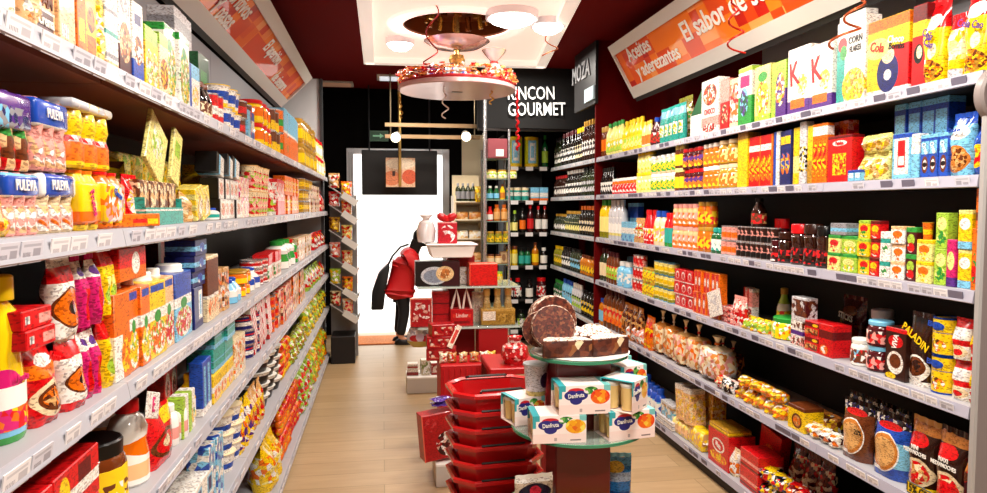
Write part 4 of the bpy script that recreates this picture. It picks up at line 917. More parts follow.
R('R1', 727.5, 736, 79, .1, 'box', 'cr|n 0 1 .1 .9 30 w,o,p,r', 'cereal_carton', 'cream cereal carton with fruit', n=1, d=.07)
R('R1', 736.5, 751, 68, .14, 'box', 'w|r 0 1 0 .5 g|r .15 .85 .66 .86 mg|e .45 .4 .3 .25 40 pu,lb,dg|r 0 1 .92 1 lg', 'cereal_carton', 'white cereal carton with purple and green', n=1, d=.08, flap=1)
R('R1', 752, 768, 66, .14, 'box', 'ly|r 0 1 0 .12 lg|e .5 .4 .42 .33 50 y,o,w,lg|d .5 .8 .3 .09 g', 'cereal_carton', 'pale yellow cereal carton', n=1, d=.08, flap=1)
R('R1', 769, 784, 62, .13, 'box', 'lg|r .3 1 0 .5 pu|e .6 .5 .32 .3 50 o,pu,y,w', 'cereal_carton', 'green and purple cereal carton', n=1, d=.08, flap=1)
KD = 'w|r 0 1 0 .2 pu|r .15 .8 .08 .22 o|d .62 .5 .4 .24 w|e .68 .42 .24 .16 60 y,cr,w,ta'
R('R1', 785, 807, 48, .18, 'box', KD, 'cereal_carton', 'white cereal carton with red letter', n=1, d=.07, flap=1, txt=[('K', .3, .6, .15, 'r', .12, .75)])
R('R1', 808, 831.5, 44, .18, 'box', KD, 'cereal_carton', 'second white cereal carton with red letter', n=1, d=.07, flap=1, txt=[('K', .3, .6, .15, 'r', .12, .75)])
R('R1', 833, 863, 20, .2, 'box', 'w|r 0 .3 0 .75 t|d .2 .72 .16 .09 r|d .24 .62 .12 .09 g|e .62 .18 .4 .22 60 y,ly,go,y', 'corn_flakes_carton', 'white corn flakes carton with rooster', n=1, d=.07, flap=1, txt=[('CORN', .66, .74, .038, 'k'), ('FLAKES', .66, .63, .032, 'k', 0, .7)])
R('R1', 835, 862, 14, .2, 'box', 'w', 'cereal_carton', 'plain white carton behind the corn flakes', n=1, d=.06, back=.12)
FB = 'y|r 0 1 .85 1 o|r .45 1 0 .6 r|r 0 1 0 .06 w|d .52 .27 .26 .26 nb|d .52 .5 .15 .11 cr|d .52 .24 .09 .07 w|d .25 .62 .3 .14 ly'
R('R1', 865, 906, 18, .25, 'box', FB, 'football_cereal_carton', 'yellow and red cereal carton with footballer', n=1, d=.055, flap=1, txt=[('Cola', .25, .64, .05, 'r', -.25), ('Choco', .7, .68, .038, 'w', -.15), ('Bombs', .72, .59, .036, 'k', -.15)])
R('R1', 907.5, 921, 6, .1, 'box', 'r|r 0 1 .62 .8 y|r 0 1 .8 1 dr|d .5 .4 .35 .12 k|d .55 .42 .2 .08 cr', 'cocoa_carton', 'red carton with round portrait', n=1, d=.1, flap=1)
CC = 'y|r 0 1 .68 1 r|d .5 .77 .36 .1 w|e .5 .16 .4 .14 80 br,go,o,y|d .62 .4 .14 .1 cr'
R('R1', 922, 945, 0, .14, 'bag', CC, 'cocoa_pouch', 'yellow and red cocoa pouch', n=1, d=.09, txt=[('Cola', .5, .58, .035, 'pu', -.6), ('Cao', .55, .47, .035, 'pu', -.6)], sealc='r')
R('R1', 945.5, 962, 14, .1, 'bag', 'ly|r 0 1 .8 1 r|r 0 1 0 .3 y|n 0 1 .3 .8 30 ly,cr,w,y|r .2 .9 .03 .15 lgy', 'cocoa_pouch', 'clear yellow pouch with red top', n=1, d=.07, sealc='r')
R('R1', 962.5, 990, -14, .14, 'bag', CC, 'cocoa_pouch', 'tall yellow cocoa pouch at the near end', n=1, d=.09, txt=[('Cola Cao', .5, .56, .034, 'pu', -.3)], sealc='r')
# second shelf
R('R2', 597, 612, 168, .06, 'sauce', 'k', 'soy_sauce_bottle', 'small dark bottle with white label', cap='k', lab='w|N 30 w,lgy,k')
R('R2', 612, 636, 178, .075, 'jar', 'o|r 0 1 0 .2 r', 'sauce_jar', 'small orange jar', cap='w', lab='p|N 40 r,p,w')
R('R2', 637, 651, 152, .08, 'jar', 'ly', 'mayonnaise_jar', 'pale yellow mayonnaise jar', 2, cap='y', lab='w|N 40 ly,w,y')
R('R2', 651, 675, 155, .08, 'jar', 'cr', 'mayonnaise_jar', 'cream mayonnaise jar', 2, cap='w', lab='y|N 40 y,w,g')
R('R2', 675, 683, 146, .07, 'jar', 'br', 'jam_jar', 'dark amber jar', 2, cap='ly', lab='y')
R('R2', 683, 702, 148, .07, 'jar', 'wr', 'jam_jar', 'dark purple jam jar', 2, cap='r', lab='pu|N 40 o,pu,y,wr')
R('R2', 702, 718, 144, .08, 'jar', 'am', 'honey_jar', 'orange honey jar', 2, cap='w', lab='w|N 40 o,w,y')
R('R2', 718, 735, 140, .08, 'jar', 'go', 'honey_jar', 'golden honey jar with cream lid', 2, cap='cr', lab='w|N 40 ly,w,o')
R('R2', 735.5, 746, 133, .09, 'box', 'y|r 0 1 .88 1 go', 'pasta_carton', 'plain yellow carton', n=1)
R('R2', 746.5, 770, 136, .06, 'box', 'r|e .5 .35 .45 .25 60 o,y,r|r 0 1 .7 .82 w|r .8 1 0 1 o', 'biscuit_carton', 'red and orange biscuit carton', n=4, turn=.12)
R('R2', 771, 777, 132, .05, 'box', 'w|r 0 .5 0 1 b', 'biscuit_carton', 'white and blue slim carton', n=1)
R('R2', 777, 790, 131, .06, 'box', 'nb|r .1 .9 .75 .9 y|e .5 .4 .35 .2 50 o,b,y', 'biscuit_carton', 'dark blue biscuit carton', n=2)
R('R2', 791, 797, 128, .05, 'box', 'y|r 0 1 .2 .5 ly', 'snack_carton', 'narrow yellow carton', n=1)
R('R2', 797.5, 804, 122, .05, 'box', 'lgy|n 0 1 .2 .6 60 k,w,y,lgy', 'snack_carton', 'white and black slim carton', n=1)
R('R2', 805, 811, 126, .04, 'box', 'y|r 0 1 0 .4 go', 'snack_carton', 'yellow slim carton with gold foot', n=1)
R('R2', 811, 825, 124, .04, 'box', 'o|r 0 1 .8 .95 w|e .5 .4 .45 .3 60 o,r,y', 'snack_carton', 'orange carton fanned out', n=3, turn=.2)
R('R2', 826, 850, 136, .14, 'box', 'r|d .5 .84 .3 .06 w|n .22 .78 .15 .62 70 y,o,r,y|r 0 1 .94 1 dr', 'potato_sticks_carton', 'red carton with potato stick picture', n=1, d=.06, flap=1, txt=[('Patatas', .5, .84, .022, 'r')])
R('R2', 825, 846, 122, .14, 'box', 'r|n 0 1 0 1 30 o,r,p', 'potato_sticks_carton', 'red orange carton behind the potato sticks', n=2, d=.05, back=.08)
R('R2', 845, 859, 170, .06, 'box', 'lb|r .2 .8 .3 .7 w|r 0 1 .75 1 b', 'small_toast_carton', 'tiny blue and white carton', n=2, d=.03, off=-.005)
R('R2', 860, 888, 153, .075, 'bag', 'ly|e .5 .45 .45 .4 45 go,ly,w,y,ta', 'biscuit_bag', 'yellow biscuit bag', n=2, d=.08, h=.105)
R('R2', 860, 888, 136, .1, 'pillow', 'ly|e .5 .45 .45 .4 45 go,ly,w,y,ta', 'biscuit_bag', 'yellow biscuit bag lying on others', n=2, d=.07, h=.075, on='yellow biscuit bag')
R('R2', 862, 883, 121, .1, 'bag', 'ly|e .5 .5 .4 .4 45 go,ly,w,lg', 'biscuit_bag', 'yellow green bag at the back', n=2, d=.06, h=.2, back=.12)
R('R2', 889, 908, 134, .09, 'box', 'lb|r .12 .88 .1 .9 w|r .3 .7 .25 .85 r|r .35 .65 .3 .5 w|r 0 1 .9 1 b', 'wafer_carton', 'pale blue carton with red and white picture', n=1, d=.07, flap=1)
R('R2', 909, 917, 134, .04, 'box', 'w|r 0 1 0 .55 lb', 'wafer_carton', 'narrow white and blue carton', n=1)
OR = 'b|r .1 .9 .55 .85 lb|r 0 1 .92 1 lb|d .5 .3 .32 .2 br|d .5 .3 .2 .12 w|e .5 .3 .24 .06 70 k,br'
R('R2', 917.5, 947, 134, .06, 'box', OR, 'cookie_carton', 'blue cookie carton', n=3, d=.07, txt=[('Oreo', .5, .68, .024, 'w', -1.1)])
R('R2', 892, 946, 97, .07, 'box', OR, 'cookie_carton', 'upper blue cookie carton', n=4, d=.07, back=.08, h=.29)
R('R2', 948, 972, 113, .14, 'bag', 'lb|r 0 1 .85 1 b|d .5 .72 .4 .12 w|d .5 .28 .42 .23 bd|e .5 .28 .38 .2 70 bd,br,ta,bd', 'cookie_pouch', 'blue pouch with large cookie picture', n=1, d=.08, txt=[('Cookies', .5, .72, .02, 'b')], sealc='b')
R('R2', 973, 990, 118, .12, 'bag', 'b|d .5 .35 .4 .22 y|e .5 .35 .3 .15 50 o,y,r|r 0 1 .8 1 nb', 'cookie_pouch', 'dark blue pouch with orange picture', n=1, d=.08, back=.02)
# third shelf
R('R3', 597, 608, 200, .07, 'oil', 'ol|r 0 1 .5 1 y', 'oil_bottle', 'yellow oil bottle', cap='g', lab='ly')
R('R3', 608, 621, 200, .075, 'oil', 'lgy|r 0 1 .1 .6 ly', 'vinegar_bottle', 'clear vinegar bottle', cap='lgy', lab='w|N 30 w,lgy')
R('R3', 621, 633, 222, .09, 'box', 'lb|r 0 1 .4 .7 w|n 0 1 0 .3 40 b,lb', 'salt_pack', 'pale blue salt pack', 1, n=3, d=.09)
R('R3', 627, 637, 203, .09, 'box', 'lb|r 0 1 .6 .9 b', 'salt_pack', 'taller blue pack behind the salt', n=3, back=.11)
R('R3', 633.5, 643, 218, .09, 'bag', 'ta|n 0 1 .2 .8 40 ta,w,lg,r', 'rice_bag', 'beige rice bag', n=2)
R('R3', 643, 654, 210, .065, 'sauce', 'r|r 0 1 .2 .5 o', 'ketchup_bottle', 'red ketchup bottle', cap='r', lab='r|N 40 r,y,w')
R('R3', 654, 664, 211, .075, 'squat', 'cr|r 0 1 .2 .6 w', 'mayonnaise_bottle', 'cream bottle with blue cap', cap='b', lab='w|N 40 w,p,y')
R('R3', 664, 672, 213, .075, 'squat', 'g|r 0 1 .6 1 r', 'sauce_bottle', 'green bottle with red cap', cap='r', lab='t')
R('R3', 672.5, 697, 204, .07, 'jar', 'pe|r 0 1 0 .3 o', 'bean_jar', 'peach coloured bean jar', 2, cap='p', lab='o|N 40 o,p,w,pe')
R('R3', 697.5, 709, 202, .07, 'jar', 'o|r 0 1 0 .3 am', 'pepper_jar', 'orange pepper jar', 2, cap='go', lab='y|N 40 y,o,r')
R('R3', 710, 720, 228, .06, 'squat', 'dg', 'sauce_bottle', 'dark green sauce bottle', cap='t', lab='t|N 40 w,t')
R('R3', 720.5, 735, 226, .055, 'can', 'p|r 0 1 .2 .6 o', 'food_tin', 'pink and orange tin', 2, n=3)
R('R3', 735.5, 776, 227, .055, 'can', 'dbr|r 0 1 .1 .45 k|e .5 .6 .3 .2 40 p,ta,dbr|r 0 1 .45 .5 p', 'tomato_tin', 'dark tin with pink label', 2, n=8)
R('R3', 748, 756, 198, .06, 'sauce', 'dbr', 'sauce_bottle', 'dark bottle standing on the dark tins', n=1, on='dark tin with pink label', lab='ta|N 40 br,ta,r', cap='k')
R('R3', 772, 783, 214, .06, 'coffee', 'wr', 'coffee_jar', 'dark red coffee jar at the back', n=2, back=.09, lab='r|N 40 r,w,k', cap='r', h=.21)
R('R3', 768, 776, 240, .06, 'coffee', 'wr', 'coffee_jar', 'small coffee jar with red label', n=1, lab='r|N 40 r,w,k', cap='wr', off=-.003)
CF = 'r|d .5 .5 .6 .3 wr|N 45 r,wr,r,k'
R('R3', 776.5, 787.5, 232, .08, 'coffee', 'dbr', 'coffee_jar', 'brown lidded coffee jar', n=1, lab=CF, cap='dbr')
R('R3', 788, 800.5, 224, .08, 'coffee', 'dbr', 'coffee_jar', 'red lidded coffee jar', n=1, lab=CF, cap='r')
R('R3', 801, 813.5, 224, .08, 'coffee', 'dbr', 'coffee_jar', 'tall coffee jar with dark lid', n=1, lab=CF, cap='dbr')
R('R3', 814, 825, 226, .08, 'coffee', 'dbr', 'coffee_jar', 'dark coffee jar beside the tea cartons', n=1, lab=CF, cap='k')
TE = '|d .5 .55 .36 .2 {1}|e .5 .25 .35 .18 60 {2},w,{0}|r 0 1 .82 1 {3}'
R('R3', 826, 838, 222, .075, 'box', 'ly'+TE.format('ly', 'r', 'r', 'g'), 'tea_carton', 'pale tea carton with red oval', 2, n=1, h=.075)
R('R3', 827, 844, 208, .09, 'box', 'gy|r 0 1 .3 .6 lb', 'tea_carton', 'grey and blue carton on the pale tea', n=1, h=.05, on='pale tea carton with red oval')
R('R3', 838.5, 855, 222, .07, 'box', 'lg'+TE.format('lg', 'ly', 'y', 'g'), 'tea_carton', 'lime green tea carton', 2, n=1, h=.075)
R('R3', 855.5, 867, 199, .065, 'box', 'y'+TE.format('y', 'r', 'g', 'lg'), 'tea_carton', 'yellow green tea carton with red oval', 3, n=1, h=.072)
R('R3', 867.5, 877, 198, .065, 'box', 'r'+TE.format('r', 'y', 'o', 'dr'), 'tea_carton', 'red tea carton with yellow oval', 3, n=1, h=.072)
R('R3', 878, 888, 240, .06, 'box', 'w|r 0 1 .5 .7 t|e .5 .25 .3 .15 60 g,w', 'tea_carton', 'white and teal tea carton', 2, n=1, h=.088)
R('R3', 888.5, 902, 218, .065, 'box', 'w'+TE.format('w', 'o', 'o', 'pe'), 'tea_carton', 'white tea carton with orange oval', 3, n=1, h=.066)
R('R3', 902.5, 913, 222, .065, 'box', 'wr'+TE.format('r', 'lg', 'r', 'g'), 'tea_carton', 'dark red tea carton with green oval', 2, n=1, h=.098)
R('R3', 914, 930, 244, .075, 'box', 'ly'+TE.format('ly', 'o', 'y', 'y'), 'tea_carton', 'lemon yellow tea carton', 2, n=1, h=.077)
R('R3', 918, 926, 225, .05, 'tub', 'o|r 0 1 .3 .6 y', 'tea_tub', 'small orange tub on the lemon tea', n=1, on='lemon yellow tea carton', h=.06, cap='go')
R('R3', 931, 943.5, 212, .06, 'box', 'lg|d .5 .7 .4 .18 ly|e .5 .3 .4 .2 60 g,ly,lg', 'tea_carton', 'tall green tea carton', 2, n=1, h=.125)
R('R3', 944, 953.5, 250, .05, 'box', 'mg|d .5 .55 .4 .2 ly|r 0 1 0 .2 pu', 'tea_carton', 'magenta tea carton', n=1, h=.16)
R('R3', 954, 968, 213, .06, 'box', 'y|d .5 .65 .4 .15 w|r 0 1 0 .2 lb|r 0 1 .9 1 ly', 'tea_carton', 'white and yellow tea carton', 2, n=1, h=.13)
R('R3', 969, 980, 244, .05, 'box', 'o|e .5 .35 .4 .25 50 r,o,g', 'tea_carton', 'orange red tea carton', n=1, h=.2)
R('R3', 970, 985, 190, .06, 'box', 'o|r 0 1 .2 .4 br', 'tea_carton', 'plain orange carton on the near end', n=1, h=.13, on='orange red tea carton')
# fourth shelf
R('R4', 597, 606, 248, .075, 'oil', 'gl', 'oil_bottle', 'dark green oil bottle', cap='wr', lab='cr')
R('R4', 606, 617, 252, .08, 'oil', 'br', 'vinegar_bottle', 'brown vinegar bottle', cap='wr', lab='ly|N 30 lg,ly,r')
R('R4', 617, 627, 262, .1, 'squat', 'lb|r 0 1 .2 .5 w', 'milk_bottle', 'pale blue squat bottle', cap='w', lab='w|N 30 w,lb')
R('R4', 625, 634, 257, .1, 'squat', 'lb', 'milk_bottle', 'tall pale blue bottle at the back', cap='lb', back=.12)
R('R4', 633, 642, 255, .07, 'can', 'r|n 0 1 0 1 40 r,w,p', 'food_tin', 'slim red and white tin', 3)
R('R4', 642, 654, 268, .08, 'jar', 'y|n 0 1 0 1 40 y,lg,go', 'olive_jar', 'yellow green olive jar', 2, cap='go')
R('R4', 654.5, 673, 262, .085, 'can', 'ly|r 0 1 .35 .7 y|r 0 1 0 .25 ol', 'tuna_tin', 'yellow tin with pale blue lid', 3, cap='lb')
SQ = 'r|d .5 .55 .28 .3 w|d .5 .5 .2 .22 r|r 0 1 0 .08 w'
R('R4', 673.5, 692, 270, .07, 'box', SQ, 'stock_cube_carton', 'red carton with white ring', 3, n=3, d=.06)
R('R4', 692.5, 718, 272, .05, 'box', 'o|r .2 .8 .05 .95 r|d .5 .5 .2 .2 w', 'stock_cube_carton', 'orange red narrow carton', 2, n=6, d=.05)
R('R4', 709, 722, 274, .1, 'box', 'w|n .2 .8 .2 .8 30 w,lgy', 'price_card', 'slanted white price card', n=1, d=.004, h=.15, roll=-.3, off=-.006)
R('R4', 719, 734, 305, .12, 'flat', 'r|n 0 1 .2 1 45 r,p,w,dr', 'meat_tray', 'red meat tray', 3, n=2, d=.14, h=.03)
R('R4', 734, 746, 296, .1, 'bag', 'p|n 0 1 .1 .9 40 r,p,w', 'sweets_bag', 'pink and red sweets bag', n=2)
R('R4', 741, 752, 288, .1, 'box', 'w|r 0 1 .5 .9 p|r 0 .3 0 1 r', 'sweets_carton', 'pink and white carton at the back', back=.1, n=2)
R('R4', 746, 768, 318, .1, 'bag', 'y|n 0 1 .05 .9 40 y,o,w,lg', 'sweets_bag', 'yellow sweets bag', n=3, d=.1, jit=.15)
R('R4', 766, 788, 322, .1, 'jar', 'lg|N 45 lg,y,o,w', 'sweets_jar', 'wide sweets jar with green lid', n=1, cap='g', h=.105, lidh=.22)
R('R4', 774, 782, 282, .05, 'sauce', 'lg|r 0 1 .4 .7 w', 'olive_bottle', 'slim green bottle standing behind the sweets jar', n=1, back=.16, h=.22, cap='go', lab='y|N 40 y,r,lg')
R('R4', 788.5, 801, 314, .08, 'box', 'w|r 0 1 .45 .62 pu|n 0 1 .05 .4 60 br,p,w|n 0 1 .7 .95 60 br,w', 'nougat_carton', 'white carton with purple band', n=1, h=.12, d=.07)
R('R4', 789, 804, 288, .08, 'box', 'lgy|n 0 1 .2 .9 40 br,lgy,wr', 'nougat_carton', 'grey and brown carton on the white one', n=1, h=.11, on='white carton with purple band', d=.06)
CH_ = 'r|n .05 .95 .1 .5 70 bd,br,ta,r|r 0 1 .62 .9 dr|d .75 .75 .2 .1 y'
R('R4', 802.5, 817, 326, .085, 'box', CH_, 'chocolate_biscuit_carton', 'red carton with biscuit picture', 2, n=1, h=.068, d=.09)
R('R4', 817.5, 832, 326, .085, 'box', 'r|r 0 1 .55 .8 dr|d .4 .2 .3 .15 o|e .4 .2 .22 .12 60 w,o', 'chocolate_biscuit_carton', 'red carton with orange cookie', n=1, h=.14, d=.09)
R('R4', 838, 862, 294, .16, 'bag', 'wr|d .5 .75 .3 .1 br|n 0 1 .05 .5 40 wr,br,dr', 'pretzel_stick_bag', 'dark red pretzel stick bag at the back', n=1, d=.09, h=.24, back=.2, txt=[('STICKS', .5, .6, .04, 'w', -.15)], sealc='wr')
R('R4', 848, 862, 338, .08, 'jar', 'w|r 0 1 .2 .6 br', 'chocolate_spread_jar', 'chocolate jar with white lid', n=1, cap='w', lab='w|N 50 w,r,lb,br', h=.11)
R('R4', 863, 881, 318, .08, 'jar', 'wr', 'chocolate_spread_jar', 'chocolate spread jar with pale blue lid', 2, n=1, cap='lb', lab='w|N 50 p,w,r,wr', h=.1)
R('R4', 866, 882, 304, .08, 'jar', 'w', 'yoghurt_jar', 'white jar at the back', n=1, back=.12, cap='lgy', lab='lgy|N 40 w,gy', h=.22)
R('R4', 883, 904, 328, .1, 'box', 'dbr|r 0 1 .92 1 r|d .5 .33 .4 .22 w|d .5 .36 .28 .14 br|d .5 .74 .36 .12 r|d .3 .06 .25 .06 y', 'cocoa_carton', 'brown cocoa carton with white cup', n=1, d=.08, flap=1, txt=[('VIVA', .5, .74, .034, 'w', 1.35)])
R('R4', 905.5, 927, 312, .1, 'bag', 'dbr|r 0 1 .9 1 k|d .5 .25 .45 .2 w|d .5 .28 .38 .14 br|e .5 .29 .3 .09 60 br,dbr|r 0 1 0 .07 w', 'cocoa_pouch', 'dark brown cocoa pouch with cup picture', n=1, d=.06, txt=[('PALADIN', .5, .66, .042, 'y', -.55)], sealc='dbr')
NQ = 'y|r 0 1 .6 .62 b|e .5 .25 .36 .18 60 y,br,w,o|d .5 .78 .3 .12 b'
R('R4', 927.5, 948, 322, .085, 'can', NQ, 'cocoa_canister', 'yellow cocoa canister with blue lid', 2, n=1, cap='b', txt=[('ESQUIK', .5, .78, .026, 'b', -.1)], h=.133)
R('R4', 949, 968, 318, .075, 'bag', 'w|r 0 1 .8 1 r|r 0 1 .35 .5 r|d .5 .2 .4 .16 cr|d .5 .18 .25 .08 r|r .4 .7 .55 .75 lgy', 'cocoa_pouch', 'red and white pouch', 2, n=1, h=.138, d=.06, sealc='r')
R('R4', 969, 986, 322, .075, 'bag', 'y|r 0 1 .7 1 r|e .5 .25 .4 .2 50 r,y,w', 'cocoa_pouch', 'yellow and red pouch at the near end', 2, n=1, h=.14, d=.06, sealc='r')
# fifth shelf
R('R5', 597, 604, 298, .08, 'oil', 'am', 'syrup_bottle', 'amber syrup bottle', cap='b', lab='lb')
R('R5', 604, 622, 290, .085, 'oil', 'br|r 0 1 .2 .6 o', 'vinegar_bottle', 'tall brown bottle', cap='wr', lab='ta|N 30 o,ta,r')
R('R5', 622, 641, 305, .1, 'bag', 'bd|n 0 1 .1 .9 30 bd,br,wr,ta', 'biscuit_bag', 'brown biscuit bag', d=.08)
R('R5', 628, 645, 330, .09, 'pillow', 'p|n 0 1 .1 .9 30 w,p,o,lgy', 'roll_bag', 'pale pink bag of rolls', d=.1, h=.12, off=-.005)
R('R5', 645, 653, 316, .09, 'bag', 'o|n 0 1 .1 .9 30 o,r,y', 'toast_bag', 'orange toast bag', d=.08)
R('R5', 653.5, 674, 312, .15, 'breadbag', 'bd|n 0 1 .1 .9 25 bd,o,ta,cr', 'sliced_bread', 'golden sliced bread bag', d=.12, cap='w', n=2)
R('R5', 674.5, 698, 322, .16, 'breadbag', 'ta|n 0 1 .1 .9 25 bd,o,p,cr', 'bread_roll_bag', 'clear bag of bread rolls', d=.14, n=2)
R('R5', 698.5, 721, 318, .2, 'breadbag', 'cr|n 0 1 .1 .9 30 bd,cr,p,w', 'bread_roll_bag', 'large pale bag of buns', d=.16, n=1, h=.27, cap='o')
R('R5', 716, 738, 358, .13, 'pillow', 'r|n 0 1 .1 .9 40 r,bd,p,cr', 'meat_pack', 'red pack of cured bread', d=.1, h=.07, n=2, off=-.005)
R('R5', 713, 736, 345, .13, 'breadbag', 'br|n 0 1 .1 .9 40 wr,bd,dbr', 'dark_bread_bag', 'dark bread bag at the back', d=.1, h=.24, n=2, back=.12)
R('R5', 720, 736, 372, .1, 'bag', 'w|n 0 1 .1 .9 50 k,w,lgy,k', 'bread_pouch', 'black and white spotted pouch', d=.06, h=.085, n=1, off=-.004)
CRO = 'y|n 0 1 .05 .95 35 y,bd,w,go,o'
R('R5', 737, 786, 378, .1, 'bag', CRO, 'croissant_bag', 'yellow croissant bag', d=.1, h=.07, n=5, jit=.12)
R('R5', 740, 782, 362, .1, 'pillow', CRO, 'croissant_bag', 'yellow croissant bag on others', d=.09, h=.055, n=4, jit=.2, on='yellow croissant bag')
R('R5', 786.5, 803, 394, .1, 'box', 'y|r 0 1 .85 1 br|d .55 .4 .3 .3 br|e .55 .4 .22 .22 60 o,bd,ta', 'cake_carton', 'yellow carton with dark window', d=.1, n=1, h=.115)
R('R5', 804, 822, 432, .08, 'pillow', 'cr|n 0 1 .1 .9 35 w,ta,o,y', 'pastry_bag', 'clear pastry bag', d=.09, h=.06, n=2, jit=.15)
R('R5', 822, 840, 436, .08, 'pillow', 'w|n 0 1 .1 .9 35 w,cr,o,wr', 'pastry_bag', 'white pastry bag', d=.09, h=.06, n=2, jit=.15)
R('R5', 805, 838, 410, .1, 'pillow', 'bd|n 0 1 .1 .9 35 bd,br,w,y', 'pastry_bag', 'brown pastry bag behind the clear ones', d=.1, h=.09, n=2, back=.1)
BRD = '|r 0 1 .88 1 k|n 0 1 .85 1 60 k,w,k,nb|d .5 .85 .34 .06 r|d .44 .42 .4 .32 w|d .44 .42 .37 .3 bd|d .44 .42 .3 .24 ta|r .05 .4 .1 .16 w'
R('R5', 841.5, 868, 400, .14, 'bag', 'br|r 0 .1 0 1 y'+BRD, 'sliced_bread_pouch', 'brown bread pouch with toast picture', n=1, d=.08, txt=[('20%', .72, .5, .03, 'k')], sealc='k', turn=.12)
R('R5', 872, 904, 413, .15, 'bag', 'lb|r 0 1 .62 .85 b|r 0 1 0 .2 b'+BRD, 'sliced_bread_pouch', 'blue bread pouch with toast picture', n=1, d=.08, sealc='k', turn=.12)
R('R5', 845, 905, 400, .1, 'bag', 'k|n 0 1 .1 1 40 k,nb,w,k', 'sliced_bread_pouch', 'black spotted pouch at the back', n=4, d=.08, back=.12)
MN = 'dbr|r 0 1 .85 1 bd|d .4 .75 .4 .1 r|r .05 .95 .6 .66 dbr|d .5 .3 .45 .2 cr|e .5 .3 .38 .16 40 bd,ta,cr,r'
R('R5', 905, 934, 418, .13, 'bag', MN+'|r 0 1 0 .12 y', 'bun_bag', 'brown bun bag with burger picture', n=1, d=.09, txt=[('MINI', .5, .62, .022, 'w'), ('MEDIANOCHES', .5, .55, .02, 'w')], sealc='ta')
R('R5', 935, 966, 428, .13, 'bag', MN+'|d .5 .25 .4 .14 r', 'bun_bag', 'dark bun bag with red picture', n=1, d=.09, txt=[('MAXI', .5, .62, .022, 'w'), ('MEDIANOCHES', .5, .55, .02, 'w')], sealc='dbr')
R('R5', 903, 962, 478, .3, 'box', 'y|r 0 1 .9 1 k|r 0 1 0 .1 k', 'offer_banner', 'yellow banner along the front of bun bags', n=1, d=.004, h=.045, off=-.003, txt=[('15% GRATIS +20%', .5, .5, .042, 'k')])
R('R5', 967, 986, 440, .12, 'bag', 'bd|n 0 1 .1 .9 30 wr,bd,r,br', 'bun_bag', 'reddish bun bag at the near end', n=1, d=.09)
# bottom shelf
R('R6', 636, 646, 372, .09, 'sauce', 'b|r 0 1 .4 .8 lb', 'cleaner_bottle', 'blue bottle with blue cap', cap='b', h=.24, lab='w')
R('R6', 646, 660, 385, .1, 'squat', 'b|r 0 1 .2 .6 w', 'cleaner_bottle', 'squat blue and white bottle', cap='b', h=.2, lab='lb|N 30 w,lb,b')
R('R6', 660, 672, 395, .1, 'box', 'lgy|n 0 1 .1 .9 30 w,lb,gy,go', 'foil_carton', 'grey and white carton with blue print', h=.16)
R('R6', 655, 671, 425, .12, 'flat', 'lgy|r 0 1 .3 .6 w|r 0 1 0 .2 gy', 'foil_tray_pack', 'grey foil tray pack', 2, h=.03, d=.12, off=-.01)
R('R6', 673, 690, 430, .1, 'loaf', 'ly|n 0 1 .1 .9 30 ta,ly,y,pe', 'toast_pack', 'cream toast pack', 1, n=3, h=.1, d=.1)
R('R6', 675, 690, 395, .11, 'box', 'pe|r 0 1 .85 1 w|n 0 1 .1 .8 40 ta,cr,y,pe', 'toast_pack', 'upright peach toast pack', n=2, h=.23, d=.1, on='cream toast pack', roll=-.12)
R('R6', 690.5, 706, 430, .1, 'loaf', 'y|n 0 1 .1 .9 30 ta,ly,y', 'toast_pack', 'yellow toast pack lying', 1, n=2, h=.12, d=.1)
R('R6', 692, 712, 396, .12, 'box', 'ta|n 0 1 .1 .9 40 y,bd,ta,cr', 'toast_pack', 'tall golden toast pack at the back', n=3, h=.33, d=.09, back=.13)
R('R6', 707, 728, 452, .2, 'box', 'r|d .5 .6 .3 .2 w|d .5 .6 .24 .15 r|e .5 .25 .4 .15 40 o,y', 'cake_carton', 'red cake carton with white ring', n=1, h=.2, d=.16, txt=[('Nata', .5, .6, .04, 'w', -.2)])
R('R6', 708, 727, 440, .2, 'flat', 'go|r 0 1 .3 .7 y', 'cake_carton', 'gold carton lying on the red cake carton', n=1, h=.03, d=.14, on='red cake carton with white ring')
R('R6', 729, 738, 462, .1, 'bag', 'cr|n 0 1 .1 .9 30 w,cr,o', 'pastry_bag', 'cream pastry bag near the floor', n=1, h=.15)
R('R6', 738.5, 758, 450, .14, 'box', 'r|r 0 1 .35 .5 p|r 0 1 .1 .2 dr', 'chocolate_carton', 'dark pink chocolate carton', 2, n=1, h=.1, d=.14)
R('R6', 755, 775, 420, .14, 'box', 'r|d .5 .6 .2 .1 o|r 0 1 0 .3 dr', 'chocolate_carton', 'leaning red chocolate carton at the back', n=1, h=.27, d=.06, back=.16, roll=.15)
R('R6', 758.5, 785, 470, .13, 'pillow', 'y|n 0 1 .1 .9 35 y,k,w,r,nb', 'coffee_bag', 'yellow and black coffee bag', 2, n=2, h=.08, d=.12, jit=.1)
R('R6', 785.5, 835, 470, .14, 'pillow', 'r|n 0 1 .1 .9 35 r,dr,w,o', 'coffee_bag', 'red coffee bag', 2, n=3, h=.08, d=.12, jit=.1)
R('R6', 790, 830, 445, .15, 'bag', 'wr|n 0 1 .1 .9 35 wr,br,r,cr', 'coffee_bag', 'dark red coffee bag behind', n=3, h=.28, d=.1, back=.14)
